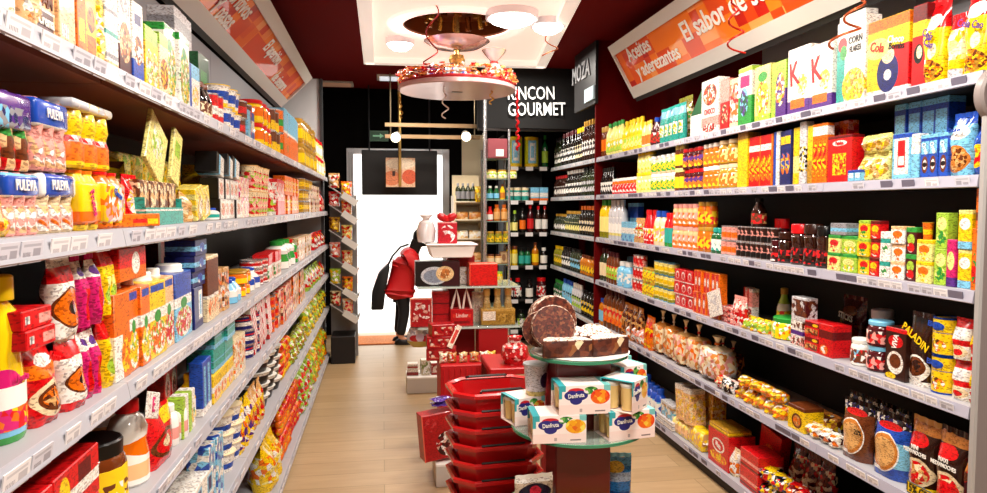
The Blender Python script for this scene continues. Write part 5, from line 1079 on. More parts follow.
# ------------------------------------------------------------------ wine corner, side shelves (the same wall further on)
W_ = [('G1', 553, 562, 138, 'gl', 'w', 'dark green wine bottle with white label', 'k'), ('G1', 562, 575, 132, 'k', 'w', 'black wine bottle with white label', 'wr'), ('G1', 575, 583, 128, 'k', 'cr', 'dark wine bottle with cream label', 'y'), ('G1', 583, 595, 120, 'dbr', 'w', 'brown wine bottle with white label', 'go'),
 ('G2', 553, 566, 176, 'dbr', 'w', 'brown liqueur bottle with small label', 'r'), ('G2', 566, 582, 170, 'k', 'w', 'black liqueur bottle with white label', 'w'), ('G2', 582, 595, 166, 'gl', 'lgy', 'green liqueur bottle with grey label', 'k'),
 ('G3', 553, 565, 214, 'gl', 'w', 'green cava bottle with white label', 'go'), ('G3', 565, 580, 211, 'gl', 'ly', 'green cava bottle with yellow label', 'go'), ('G3', 580, 595, 206, 'k', 'cr', 'black cava bottle with cream label', 'o'),
 ('G4', 553, 562, 246, 'ol', 'y', 'olive oil bottle with yellow label', 'y'), ('G4', 562, 570, 247, 'k', 'w', 'black vinegar bottle with white label', 'k'), ('G4', 570, 580, 249, 'gl', 'lb', 'dark bottle with pale blue label', 'k'), ('G4', 580, 595, 256, 'am', 'y', 'amber bottle with yellow label', 'br'),
 ('G5', 553, 562, 280, 'dg', 'w', 'green mineral water bottle', 'g'), ('G5', 562, 572, 280, 'lb', 'lb', 'pale blue water bottle', 'b'), ('G5', 572, 581, 284, 'lgy', 'lg', 'clear bottle with lime label', 'w'), ('G5', 581, 595, 292, 'k', 'y', 'black bottle with yellow label', 'k')]
for s_, a_, b_, t_, c_, l_, nn, cp_ in W_:
    R(s_, a_, b_, t_, .085, 'wine' if s_ in ('G1', 'G2', 'G3') else 'oil', c_, 'wine_bottle' if s_ in ('G1', 'G2') else 'bottle', nn, lab=l_+'|N 30 %s,%s,gy,%s,k,%s' % (l_, c_, l_, l_), cap=cp_, cat='bottle', fill=.8)
# ------------------------------------------------------------------ front display stand with cakes and dessert packs
SY = 2.62
SXc = atY(SY, 577.5, 425).x
Z2 = atY(SY, 577, 423).z; Z1 = atY(SY, 577, 351.5).z; R2_, R1_ = .262, .192; Z3 = .405
GL = M('#dff2e6', .05, 0, 0, 0, .75, 1, 1.3); GE = M('#4f9f78', .1, 0, 0, .3, .3)
t = thing('glass_display_stand', 'dark red display stand with round glass shelves in the aisle', 'stand', (SXc, SY, 0))
cw = .108
obj('column', MB().box(-cw, cw, -.085, .085, .03, Z1-.013).bevel(.004), M('#6d0b10', .35, 0, 0, .3), t)
obj('foot', MB().lathe([(0, 0.001), (.24, 0.001), (.24, .02), (.2, .032), (0, .032)], 32), M('#50090c', .4), t)
for z, r_ in ((Z1, R1_), (Z2, R2_), (Z3, .30)):
    s = obj('glass_shelf', MB().lathe([(0, -.012), (r_-.004, -.012), (r_-.004, 0), (0, 0)], 56), GL, t, (0, 0, z))
    obj('glass_edge', MB().lathe([(r_-.004, -.0125), (r_, -.011), (r_, -.001), (r_-.004, .0005)], 56), GE, s)
obj('screw_head', MB().lathe([(0, 0), (.012, 0), (.012, .006), (0, .008)], 12, mat=Matrix.Translation((.07, -.086, Z2-.05)) @ Matrix.Rotation(PI/2, 4, 'X')), M('#dcdcdc', .2, .9), t)
pl = obj('paper_plate', MB().lathe([(0, 0), (R1_*.95, 0), (R1_*.97, .004), (0, .004)], 40), M('#f2ece6', .5), None, (SXc+.012, SY-.004, Z1+.0006)); tag(pl, 'white paper round under the cakes on the top glass shelf', 'paper')
def cake_mat():
    m, nt, b = new_mat('nut_cake')
    tc = nd(nt, 'ShaderNodeTexCoord')
    v = nd(nt, 'ShaderNodeTexVoronoi'); v.inputs['Scale'].default_value = 38; nt.links.new(tc.outputs['Object'], v.inputs['Vector'])
    sp = nd(nt, 'ShaderNodeSeparateColor'); nt.links.new(v.outputs['Color'], sp.inputs[0])
    c = ramp_const(nt, sp.outputs[0], ['#3a1206', '#54200c', '#6a2e12', '#451806', '#8a5228', '#5a2410', '#e0c8a0', '#48190a'])
    nt.links.new(c, b.inputs['Base Color']); b.inputs['Roughness'].default_value = .55
    n = nd(nt, 'ShaderNodeTexNoise'); n.inputs['Scale'].default_value = 60; nt.links.new(tc.outputs['Object'], n.inputs['Vector'])
    bp = nd(nt, 'ShaderNodeBump'); bp.inputs['Strength'].default_value = .4; bp.inputs['Distance'].default_value = .01; nt.links.new(n.outputs[0], bp.inputs['Height']); nt.links.new(bp.outputs[0], b.inputs['Normal'])
    return m
CK = cake_mat()
SUG = D('#d8c4b8|N 120 #e4d6cc,#c0a08c,#f0e6e0,#8a5a40,#dccabe', .7, 0); CRU = D('#6a2412|N 60 #6a2412,#8a3a1c,#57180c,#9c5a36', .6, 0)
def cake(label, dx, dy, r_, th, half, rot, whole=False):
    c = thing('cake', label, 'cake', (SXc+dx, SY+dy, Z1+.006), rot=rot)
    n = 28; a1 = 2*PI if whole else PI
    def pts(r): return [(r*math.cos(a1*k/n), r*math.sin(a1*k/n)) for k in range(n if whole else n+1)]
    obj('crumb', MB().prism(pts(r_), 2, 0, th).bevel(.006, 2), CK if not whole else CRU, c)
    obj('sugar_top', MB().prism([(x*.96, y*.96+(0 if whole else .003)) for x, y in pts(r_)], 2, th+.0002, th+.003), SUG if not whole else D('#5a2010|N 70 #5a2010,#6e2c16,#481608,#84482c', .5, .2), c)
    if whole: obj('crust_rim', MB().lathe([(r_*.99, th*.1), (r_*1.02, th*.2), (r_*1.02, th*.85), (r_*.97, th*1.08), (r_*.9, th*1.02)], 36), D('#a88068|N 90 #b89880,#74402a,#d8c4b4,#5a2814', .6, 0), c)
    return c
STAND = PI/2
c = cake('big round brown cake standing upright at the back of the top shelf', -.085, .12, .098, .05, False, (STAND-.12, 0, .1), True); c.location.z = Z1+.1065
obj('sticker', MB().box(-.009, .009, .0, .001, -.018, .018), M('#f4d9c8', .5), c, (-.01, .0, .0545), (PI/2, 0, 0))
c = cake('round cake leaning behind the left front half cake', -.105, -.005, .083, .045, False, (STAND-.25, 0, -.15), True); c.location.z = Z1+.097
c = cake('dark round cake leaning on the far left of the top shelf', -.135, .045, .07, .04, False, (STAND-.2, 0, -.4), True); c.location.z = Z1+.082
cake('half cake lying front left with sugared top', -.075, -.132, .096, .062, True, (0, 0, .02))
cake('half cake lying front right with almond cut face', .098, -.115, .082, .064, True, (0, 0, .32))
c = cake('sugared half cake leaning behind the right front half cake', .085, .06, .075, .05, True, (.5, 0, .2)); c.location.z = Z1+.008
c = cake('small sugared half cake in the middle of the top shelf', .0, .075, .06, .05, True, (.55, 0, -.3)); c.location.z = Z1+.008
# dessert packs
def danpack(label, dx, dy, z, w, d, h, rz, fruit, side='#f3cf86'):
    t = thing('dessert_pack', label, 'dessert pack', (SXc+dx, SY+dy, z), rz, 'fruit dessert packs on the middle glass shelf')
    des = '#fdeee8|r 0 .13 .8 1 #35a8b0|r 0 .06 .55 1 #35a8b0|r .87 1 .8 1 #7cc7c2|r 0 1 0 .34 #fbe2da|d .33 .8 .16 .12 #d0242c|d .25 .66 .15 .17 #2a2a7c|d .41 .66 .15 .17 #2a2a7c|d .33 .5 .12 .16 #2a2a7c|e .62 .82 .14 .14 60 #2c8a3a,#6ab04a,#1d6a2c,#fdeee8|e .8 .6 .19 .26 45 %s|s .38 .5 .08 .2 10 #b9a8a4|r .7 .9 .08 .13 #8a7a78' % fruit
    obj('sleeve', MB().box(-w/2, w/2, -d/2, -d/2+.002, 0, h).box(-w/2, w/2, d/2-.002, d/2, 0, h).box(-w/2, w/2, -d/2+.002, d/2-.002, h-.002, h).box(-w/2, w/2, -d/2+.002, d/2-.002, 0, .002), D(des, .35, .1), t)
    obj('lettering', text_mesh('Danfruta', .021, narrow=.8), M('w'), t, ((.33-.5)*w, -d/2-.0014, .655*h), (0, -.08, 0))
    for s in (-1, 1):                                     # cups seen at the open ends
        for k in range(2):
            y = (k-.5)*d*.48
            obj('cup', MB().lathe([(0, .006), (d*.17, .006), (d*.21, h*.8), (d*.225, h*.82), (d*.225, h*.9), (0, h*.9)], 14, (s*(w/2-d*.24), y, 0)), D(side+'|r 0 1 .85 1 w', .3, .1), t)
    return t
PE = '#e8301c,#f0641c,#f49a24,#e84a1c,#f8c840'; YE = '#f8c81c,#f4a81c,#e8901c,#f8e05c,#e0681c'
z = Z2+.0006
danpack('front left fruit dessert pack on the middle glass shelf, pineapple picture', -.125, -.155, z, .195, .13, .1, -.06, YE)
danpack('front right fruit dessert pack on the middle glass shelf, peach picture', .135, -.155, z, .185, .13, .105, .14, PE)
danpack('leftmost fruit dessert pack at the far side of the middle glass shelf', -.205, .07, z, .135, .12, .105, .3, PE)
danpack('rear right fruit dessert pack on the middle glass shelf', .215, .09, z, .11, .1, .105, .5, PE)
danpack('upper fruit dessert pack resting on the front left one', -.035, -.155, z+.1012, .19, .13, .105, -.02, PE)
danpack('upper fruit dessert pack turned to show its cups', .125, -.178, z+.1062, .12, .13, .115, .75, '#f0a83c,#f8c860,#e88a2c')
danpack('upper fruit dessert pack behind the turned one, red peach picture', .2, .015, z+.1062, .13, .1, .12, .35, PE)
danpack('highest fruit dessert pack behind the column at the right', .19, .13, z+.1062, .12, .08, .13, .2, PE)
put('tub', .1, .1, .125, '#e8dfe4|d .75 .5 .25 .25 #3a1c4c|r 0 1 0 .15 #d8c070', 'milk_tub', 'tall white dessert tub standing at the left of the middle shelf', 'tub', (SXc-.155, SY+.06, z+.1057), .2, cap='#cfd0d6')
z3 = Z3+.0006
p = atY(SY-.14, 537, 490)
put('bag', .15, .07, .2, '#c9b49c|r 0 1 .9 1 w|d .5 .72 .42 .16 #1c1a2c|d .5 .76 .15 .08 #c8283c|e .5 .3 .32 .25 40 #c98a3a,#e8b45c,#8a4a20,#d9c8b0', 'biscuit_pouch', 'beige biscuit pouch with white top on the lowest glass shelf', 'pouch', (atY(SY-.12, 534, 450).x, SY-.12, z3), .1, sealc='w')
put('bag', .1, .05, .21, '#2f7cc4|r 0 1 .8 1 #5aa4dc|d .35 .78 .35 .12 #f0c83a|r 0 1 .5 .68 #a8b8d0|r 0 1 0 .3 #1c4c94', 'snack_pouch', 'blue snack pouch with yellow picture right of the red column', 'pouch', (atY(SY+.02, 619, 450).x, SY+.02, z3), -.2, sealc='lb')
put('flat', .29, .12, .05, '#c9c43a|n 0 1 0 1 25 #c9c43a,#e8d84a,#8a9a2c,#d9843c,#e8e08a', 'chocolate_box', 'yellow green flat box at the front of the lowest glass shelf', 'box', (SXc+.015, SY-.2, z3), .12)
put('flat', .1, .1, .06, '#e8dccc|r 0 1 .3 .7 #f6f0e8', 'biscuit_box', 'pale box at the left of the lowest glass shelf', 'box', (SXc-.2, SY-.06, z3), .3)
# ------------------------------------------------------------------ stack of shopping baskets
BX, BY = atY(3.18, 494, 395).x, 3.18
def octo(w, d, c): return [(-w/2+c, -d/2), (w/2-c, -d/2), (w/2, -d/2+c), (w/2, d/2-c), (w/2-c, d/2), (-w/2+c, d/2), (-w/2, d/2-c), (-w/2, -d/2+c)]
def basket_mesh():
    m = MB(); b = m.b
    lv = [(.30, .22, .05, 0), (.345, .26, .06, .1), (.385, .3, .07, .2), (.37, .285, .066, .2), (.33, .245, .055, .1), (.285, .205, .045, .006)]
    rs = [[b.verts.new((x, y, z)) for x, y in octo(w, d, c)] for w, d, c, z in lv]
    for A, B in zip(rs, rs[1:]):
        for i in range(8): b.faces.new((A[i], A[(i+1) % 8], B[(i+1) % 8], B[i]))
    b.faces.new(rs[0][::-1]); b.faces.new(rs[-1])
    return m.mesh(smooth=.3)
def rim_mesh():
    m = MB(); b = m.b
    lv = [(.385, .3, .07, .19), (.425, .34, .08, .19), (.43, .345, .082, .205), (.41, .325, .076, .212), (.372, .288, .066, .205)]
    rs = [[b.verts.new((x, y, z)) for x, y in octo(w, d, c)] for w, d, c, z in lv]
    for A, B in zip(rs, rs[1:]):
        for i in range(8): b.faces.new((A[i], A[(i+1) % 8], B[(i+1) % 8], B[i]))
    return m.mesh(smooth=.3)
bmsh, rmsh = basket_mesh(), rim_mesh()
RB = M('#b80d12', .28, 0, 0, .4); RB2 = M('#c91a1c', .25, 0, 0, .5); HK = M('#1a0c0c', .4)
nb = 8; stp = .078; zt = .775-.212
for k in range(nb):
    z = zt-k*stp
    if z < .001: break
    t = thing('shopping_basket', ('topmost' if k == 0 else ORD[k]+' from the top')+' red shopping basket in the nested stack', 'shopping basket', (BX, BY, z), .1, 'nested red shopping baskets')
    obj('basket_body', bmsh, RB, t); obj('rim', rmsh, RB2, t)
    for s in (-1, 1):
        obj('handle', MB().tube([(-.1, s*.15, .214), (-.09, s*.135, .219), (.09, s*.135, .219), (.1, s*.15, .214)], .006, 6) if k == 0 else cached(('bh', s), lambda: MB().tube([(-.1, s*.168, .2145), (.1, s*.168, .2145)], .005, 6).mesh()), HK, t)
bt = obj('basket_trolley', MB().box(-.16, .16, -.12, .12, .001, max(.02, zt-(min(nb, int(zt/stp)+1)-1)*stp-.001)).bevel(.004), HK, None, (BX, BY, 0), (0, 0, .1)); tag(bt, 'black base under the stack of red shopping baskets', 'basket base')
# ------------------------------------------------------------------ gift stand behind
GY = 5.0
gx = lambda px, y=GY: atY(y, px, 246).x
gz = lambda py, y=GY: atY(y, 460, py).z
t = thing('gift_display_stand', 'red gift display stand with glass shelves behind the baskets', 'stand', (gx(462), GY, 0))
T1, T2 = gz(283.5), gz(322.5)
obj('column', MB().box(-.1, .1, .06, .21, .031, gz(256)-.001).bevel(.004), M('#8a0c10', .4), t)
obj('foot', MB().box(-.25, .25, -.2, .2, .001, .03).bevel(.004), M('#5a090c', .4), t)
obj('lower_column', MB().box(gx(475)-gx(462), gx(503)-gx(462), -.2, -.02, .031, T2-.02), M('#a01014', .4), t)
for z in (T1, T2):
    s = obj('glass_shelf', MB().box(gx(416)-gx(462), gx(515)-gx(462), -.2, .22, -.012, 0).bevel(.003), GL, t, (0, 0, z))
    obj('glass_edge', MB().box(gx(416)-gx(462), gx(515)-gx(462), -.204, -.2005, -.012, 0), M('#b8c8c0', .2), s)
tr = thing('white_tray', 'white tray on top of the gift display stand', 'tray', (gx(450), GY, gz(256)))
obj('tray_body', MB().prism([(-.14, 0), (.14, 0), (.165, .085), (-.165, .085)], 1, -.17, .17).bevel(.005), M('#ece6de', .4), tr)
obj('tray_lip', MB().box(-.18, .18, -.185, .185, .0855, .095).bevel(.003), M('#f5f0ea', .4), tr)
zz = gz(256)+.0955
def gbox(label, px, y, z, w, d, h, des, rib=None, rz=0, txt=None, cat='gift box', name='gift_box'):
    t = thing(name, label, cat, (gx(px, y), y, z), rz)
    obj('box_body', MB().box(-w/2, w/2, -d/2, d/2, 0, h).bevel(.003), D(des), t)
    if rib: obj('ribbon', MB().box(-w*.06, w*.06, -d/2-.001, d/2+.001, .0005, h+.001), M(rib, .3), t)
    if txt: obj('lettering', text_mesh(*txt[:2], narrow=.8), M(txt[2]), t, (txt[3] if len(txt) > 3 else 0, -d/2-.0014, txt[4] if len(txt) > 4 else h/2))
    return t
b = gbox('red gift box with white reindeer and red bow on the white tray', 447, GY-.05, zz, .135, .1, .15, '#c0142a|e .5 .45 .4 .42 30 #c0142a,#f4d4d4,#c0142a,#ffffff,#c0142a|r 0 1 .95 1 #e88a8a', None)
for s in (-1, 1):
    obj('bow_loop', MB().lathe([(0, -.05), (.022, -.03), (.03, 0), (.02, .03), (0, .04)], 10, mat=Matrix.Translation((s*.035, 0, .185)) @ Matrix.Rotation(s*1.1, 4, 'Y')), M('#b8141c', .3), b)
obj('bow_knot', MB().lathe([(0, 0), (.02, .005), (.024, .03), (0, .05)], 10, (0, 0, .15)), M('#c81a20', .3), b)
b = thing('cellophane_bag', 'white cellophane gift bag left of the reindeer gift box', 'gift bag', (gx(426), GY-.03, zz))
obj('bag_body', MB().lathe([(0, 0), (.06, .01), (.07, .09), (.05, .15), (.02, .17), (.05, .2)], 14), M('#f3eeee', .15, 0, 0, .5, .3), b)
obj('tie', MB().lathe([(.018, .165), (.027, .17), (.018, .178)], 10), M('#d8c8c0', .3), b)
b = gbox('black box with silver plate picture on the upper glass shelf', 437, GY-.1, T1+.0006, .31, .12, .175, '#150808|r .6 1 0 1 #3a0a10|d .42 .42 .3 .36 #c8d0d8|d .42 .4 .24 .26 #8a96a8|d .66 .5 .2 .3 #e8c890|e .66 .5 .13 .2 40 #d8843c,#f4dca8,#b06a30')
b = gbox('bright red box at the right of the upper glass shelf', 482, GY-.1, T1+.0006, .2, .14, .155, '#d8120c|r 0 .05 0 1 #f04a2c|r 0 1 .95 1 #f0603c')
gbox('white card box on the upper glass shelf between the black and red boxes', 462, GY-.02, T1+.0006, .06, .06, .12, '#efe6dc|n 0 1 .2 .8 40 #efe6dc,#c8a878,#ffffff')
z = T2+.0006
gbox('red printed gift bag with white sprigs hanging at the left', 420.5, GY-.13, T2-.02+.0206, .15, .05, .2, '#b8101a|n .1 .9 .2 .85 30 #b8101a,#b8101a,#e8b0a0,#b8101a,#fff0e8|r 0 .04 0 1 #f08a70|r .96 1 0 1 #f08a70|r 0 1 .96 1 #f08a70')
gbox('pile of plain red boxes on the lower glass shelf', 440, GY-.02, z, .12, .12, .24, '#c8141c|r 0 1 .3 .33 #5a080c|r 0 1 .62 .65 #5a080c|r 0 1 .93 1 #e84a4a')
b = gbox('red carrier carton with two tall white handles', 461, GY-.11, z, .16, .1, .12, '#c81018|r .1 .9 .5 .7 #e8402c|r .15 .85 .15 .3 #8a0a10', None, 0, ('Lindor', .04, '#f6d8d0', 0, .075))
for s in (-1, 1):
    obj('handle', MB().tube([(s*.07, -.02, .12), (s*.05, -.02, .2), (s*.035, -.02, .26), (s*.022, -.02, .2), (s*.01, -.02, .12)], .008, 6), M('#efdcd0', .4), b)
gbox('cream card with small print beside the gold bottles', 478, GY+.02, z, .09, .03, .22, '#f0dcc8|n .2 .8 .35 .6 50 #f0dcc8,#c89a8a,#e8c4b0')
b = gbox('gold brown gift carton holding three gold bottles', 497, GY-.1, z, .245, .11, .115, '#a8802c|r .05 .42 .3 .85 #f4ecdc|r 0 1 .85 1 #c8a04a|n .5 .95 .15 .7 40 #a8802c,#8a641c,#c8a04a')
for k in range(3):
    q = thing('wine_bottle', ['left', 'middle', 'right'][k]+' gold topped bottle standing in the gold brown gift carton', 'bottle', (b.location.x-.075+k*.078, b.location.y, z+.1155), 0, 'three gold bottles in the gift carton')
    obj('bottle_neck', MB().lathe([(0, 0), (.03, 0), (.028, .03), (.021, .06), (.02, .11), (0, .11)], 14), D('#c8a860|r 0 1 .35 .7 #e0c88a', .3, .3, .3), q)
    obj('foil_cap', MB().lathe([(.0205, .09), (.024, .091), (.025, .135), (.02, .14), (0, .14)], 14), M('#d8b060', .3, .6), q)
# red cloth table before the stand
TY = 4.5; TZ = .6
t = thing('red_cloth_table', 'low table draped with red cloth in front of the gift stand', 'table', (gx(472, TY), TY, 0))
TW2 = .22
obj('table_cloth', MB().box(-TW2, TW2, -.15, .15, .004, TZ).bevel(.006), M('#b80c12', .55), t)
fold = MB()
for k in range(12):
    x = -TW2+.02+k*(2*TW2-.04)/11
    fold.tube([(x, -.152, TZ-.02), (x+.004, -.158, .3), (x, -.162, .01)], .012, 6, [.4, 1, 1.3])
obj('cloth_folds', fold, M('#b80c12', .55), t)
for k, (px, c, n_) in enumerate(((443, '#f0e0c0', 'cream'), (452, '#c8803c', 'brown'), (463, '#e8c890', 'golden'), (474, '#d8a05a', 'tan'), (484, '#f4f0d8', 'white'), (491, '#e8c03a', 'yellow'))):
    s = thing('nougat_bar', '%s wrapped sweet bar in the row on the red cloth table' % n_, 'sweet bar', (gx(px, TY-.08), TY-.08, TZ+.0006), rnd.uniform(-.4, .4), 'wrapped sweet bars on the red table')
    obj('wrapper', bagmesh(.06, .035, .07, k, foot=False), D(c+'|n 0 1 .2 .8 50 %s,w,r' % c), s, (0, 0, 0))
for k in range(3):
    gbox(('lower', 'middle', 'upper')[k]+' red printed carton in the pile at the left of the cloth table', 441-(k % 2)*2, TY+.05, TZ+.0006+k*.0785, .19-.02*k, .12, .078, '#b8101a|n .1 .9 .2 .8 40 #b8101a,#e89a7c,#b8101a,#8a0a10,#f4e0d0', None, .15*(k-1))
c = thing('leaflet', 'cream leaflet leaning on the red carton pile', 'leaflet', (gx(449, TY-.04), TY-.035, TZ+.09), rot=(-.3, .5, 0))
obj('paper', MB().box(-.018, .018, -.001, .001, 0, .16), D('#f3e4d0|r .2 .8 .2 .8 #d83a2c'), c)
# red sphere-like gift bag and low red table to the right, behind the baskets
LY = 4.08
t = thing('low_red_table', 'low red table to the right behind the basket stack', 'table', (gx(513, LY), LY, 0))
obj('table_top', MB().box(-.17, .17, -.2, .2, .64, .68).bevel(.006), M('#b01216', .4), t)
for sx in (-1, 1):
    for sy in (-1, 1): obj('leg', MB().box(sx*.15-.015, sx*.15+.015, sy*.17-.015, sy*.17+.015, .001, .64), M('#7a0c10', .4), t)
b = thing('red_gift_pouch', 'round red gift pouch with white dots on the low red table', 'gift pouch', (gx(515, LY-.08), LY-.08, .6806))
obj('pouch_body', MB().lathe([(0, 0), (.06, .0), (.085, .05), (.075, .1), (.03, .13), (.045, .16)], 14), D('#c8141a|N 45 #c8141a,#e0222a,#a80d14,#f4c8c0,#c8141a', .3, .3), b)
obj('pouch_tie', MB().lathe([(.028, .125), (.036, .13), (.028, .137)], 10), M('#f0d8d0', .4), b)
# clear gift bag hung on the stand's left, cartons on the floor
HX, HYy = gx(419, 4.95), 4.95
b = thing('hanging_gift_bag', 'clear silvery gift bag hanging at the left of the gift stand', 'gift bag', (HX, HYy, gz(346, 4.95)))
obj('bag_body', MB().lathe([(0, 0), (.05, .005), (.085, .04), (.09, .09), (.075, .13), (.07, .145)], 14, sx=1, sy=.6), D('#c8c4c8|r 0 1 0 .35 #b8a04a|d .3 .5 .2 .16 #b8242c|d .75 .48 .2 .16 #b8242c|d .5 .55 .16 .2 #d8c0d4|n 0 1 .7 1 30 #d8d8dc,#a8a8b0,#ffffff', .12, .5), b)
obj('hanging_loop', MB().tube([(0, 0, .14), (.03, 0, .15), (.06, 0, gz(322.5)-gz(346, 4.95)-.016)], .004, 6), M('#d8d0c8', .3), b)
def fcarton(label, px0, px1, py0, py1):
    p, q = atZ(0, px0, py1), atZ(0, px1, py1); y = p.y; h = atY(y, px0, py0).z; w = q.x-p.x
    t = thing('floor_carton', label, 'carton', ((p.x+q.x)/2, y+.14, .001))
    obj('carton_body', MB().box(-w/2, w/2, -.14, .14, 0, h).bevel(.003), D('#cfc8c0|r 0 1 .9 1 #f0ebe4', .5, 0), t)
    obj('tape_strip', MB().box(-w/2, w/2, -.02, .02, h+.0002, h+.001), M('#b8a890', .4), t)
    return t, w, h
t, w, h = fcarton('white floor carton under books and boxes left of the gift stand', 407, 440, 378, 394)
for k, (dx, ww, hh, des, lb) in enumerate(((-.085, .1, .05, '#8a1c1c|r 0 1 .6 1 #f0e4d8', 'dark red box on the far floor carton, lower left'), (-.085, .09, .05, '#e8dccc|r 0 1 .3 .6 #a83a2c', 'white and red box on the far floor carton, upper left'), (.02, .07, .13, '#d8ccb0|n 0 1 .1 .9 40 #d8ccb0,#8a9a5c,#fff', 'pale speckled box upright on the far floor carton'), (.1, .06, .1, '#a82c2c|n 0 1 .2 .8 40 #a82c2c,#f0e0d8', 'red speckled box at the right of the far floor carton'))):
    q = thing('small_box', lb, 'box', (t.location.x+dx, t.location.y-.02, .0016+h+(.0505 if k == 1 else 0)), rnd.uniform(-.15, .15))
    obj('box_body', MB().box(-ww/2, ww/2, -.05, .05, 0, hh).bevel(.002), D(des.replace('#fff', '#ffffff') if des.endswith('#fff') else des), q)
    obj('box_flap', MB().box(-ww/2*.95, ww/2*.95, -.03, .03, hh+.0002, hh+.0012), M('#efe6da'), q)
t, w, h = fcarton('white floor carton under the leaning red gift box', 436, 462, 465, 488)
gy = t.location.y-.06
b = thing('gift_box', 'red gift box with flower print on the near floor carton', 'gift box', (gx(438, gy), gy, h+.0016), rot=(0, -.08, .25))
w = .2; hh = .27
obj('box_body', MB().box(-w/2, w/2, -.05, .05, 0, hh).bevel(.003), D('#b4121a|e .68 .32 .3 .26 35 #b4121a,#f0c8b8,#6a0a10,#ffffff,#3a0c10|e .25 .75 .18 .18 40 #b4121a,#c83a3c,#b4121a', .35), b)
obj('box_edge', MB().box(-w/2-.001, -w/2+.006, -.051, -.049, 0, hh), M('#e0604c', .4), b)
b.location.z += .018
for k in range(2):
    q = thing('purple_packet', ('lower', 'upper')[k]+' purple foil packet on top of the flower print gift box', 'packet', (gx(441, gy)+.0, gy+.0, h+.318+k*.027), rot=(0, 0, .1+.3*k))
    obj('packet_body', bagmesh(.13, .026, .08, k, foot=False, lie=True), D('#4a2a8c|n 0 1 .3 .8 40 #4a2a8c,#7a5ac0,#2c1464', .2, .4), q, (0, .04, .013), (PI/2, 0, 0))
    obj('packet_seal', m_seal(.12, .01), M('#6a4ab0', .3), q, (0, -.04, .013), (PI/2, 0, 0))
# ------------------------------------------------------------------ person at the entrance
PYy = 8.2
px_ = lambda p: atY(PYy, p, 246).x
pz_ = lambda p: atY(PYy, 400, p).z
X0 = px_(402)
t = thing('person', 'person in a red coat bending forward at the entrance beside the gift stand', 'person', (X0, PYy, 0))
def skin(name, chain, edges, radii, mat, parent, root=0, sub=1):
    me = bpy.data.meshes.new(name); me.from_pydata(chain, edges, []); me.update()
    o = bpy.data.objects.new(name, me); COL.objects.link(o)
    md = o.modifiers.new('skin', 'SKIN'); md.use_smooth_shade = True
    sv = me.skin_vertices[0].data if me.skin_vertices else None
    if sv is None:
        bm = bmesh.new(); bm.from_mesh(me); bm.verts.layers.skin.verify(); bm.to_mesh(me); bm.free(); sv = me.skin_vertices[0].data
    for i, r in enumerate(radii): sv[i].radius = (r, r) if not isinstance(r, tuple) else r; sv[i].use_root = (i == root)
    s = o.modifiers.new('sub', 'SUBSURF'); s.levels = sub; s.render_levels = sub
    dg = bpy.context.evaluated_depsgraph_get()
    m2 = bpy.data.meshes.new_from_object(o.evaluated_get(dg)); bpy.data.objects.remove(o)
    m2.materials.clear(); m2.shade_smooth()
    return obj(name, m2, mat, parent)
SK = M('#c98c6c', .5)
# pelvis at 0.66, bent forward towards +x
V = [(0, 0, .68), (.03, 0, .82), (.09, 0, .98), (.13, 0, 1.06), (.17, 0, 1.12), (.20, 0, 1.17), (.22, 0, 1.245),
     (-.0, -.08, .64), (.02, -.085, .36), (-.03, -.085, .08), (.07, -.09, .035), (-.0, .08, .64), (-.02, .085, .36), (-.05, .085, .08), (.05, .09, .035),
     (.11, -.15, 1.03), (.17, -.18, .83), (.30, -.15, .72), (.36, -.14, .71), (.11, .15, 1.03), (.18, .18, .83), (.31, .15, .72), (.37, .14, .71)]
E = [(0, 1), (1, 2), (2, 3), (3, 4), (4, 5), (5, 6), (0, 7), (7, 8), (8, 9), (9, 10), (0, 11), (11, 12), (12, 13), (13, 14), (3, 15), (15, 16), (16, 17), (17, 18), (3, 19), (19, 20), (20, 21), (21, 22)]
Rr = [(.12, .1), (.11, .095), (.12, .1), (.1, .08), .045, .06, .082, .075, .052, .036, .034, .075, .052, .036, .034, .045, .036, .028, .03, .045, .036, .028, .03]
skin('body', V, E, Rr, SK, t, 0, 2)
for sy in (-1, 1):
    for k in range(5):
        x, y = .36, sy*.14+(k-2)*.012
        if k == (4 if sy < 0 else 0):
            obj('thumb', MB().tube([(.34, y, .71), (.355, y+.012*-sy, .695), (.368, y+.014*-sy, .685)], .009, 6, [1, .9, .6]), SK, t); continue
        L = [.05, .062, .066, .06, .05][k]
        obj('finger', MB().tube([(x, y, .71), (x+L*.5, y, .705), (x+L*.9, y, .69), (x+L, y, .675)], .0078, 6, [1, .95, .85, .6]), SK, t)
coat = [(-.03, 0, .50), (-.03, 0, .64), (-.01, 0, .76), (.03, 0, .88), (.08, 0, 1.0), (.125, 0, 1.08), (.15, -.0, 1.11), (.10, -.16, 1.03), (.17, -.2, .84), (.28, -.165, .735), (.10, .16, 1.03), (.18, .2, .84), (.29, .165, .735)]
skin('coat', coat, [(0, 1), (1, 2), (2, 3), (3, 4), (4, 5), (5, 6), (5, 7), (7, 8), (8, 9), (5, 10), (10, 11), (11, 12)], [(.21, .19), (.2, .18), (.19, .165), (.18, .16), (.17, .15), (.12, .11), (.08, .075), .075, .065, .05, .075, .065, .05], M('#c00c14', .6), t, 2, 2)
skin('trousers', [(0, 0, .64), (0, -.08, .58), (.02, -.085, .36), (-.03, -.085, .1), (0, .08, .58), (-.02, .085, .36), (-.05, .085, .1)], [(0, 1), (1, 2), (2, 3), (0, 4), (4, 5), (5, 6)], [.11, .088, .066, .056, .088, .066, .056], M('#121014', .7), t, 0, 2)
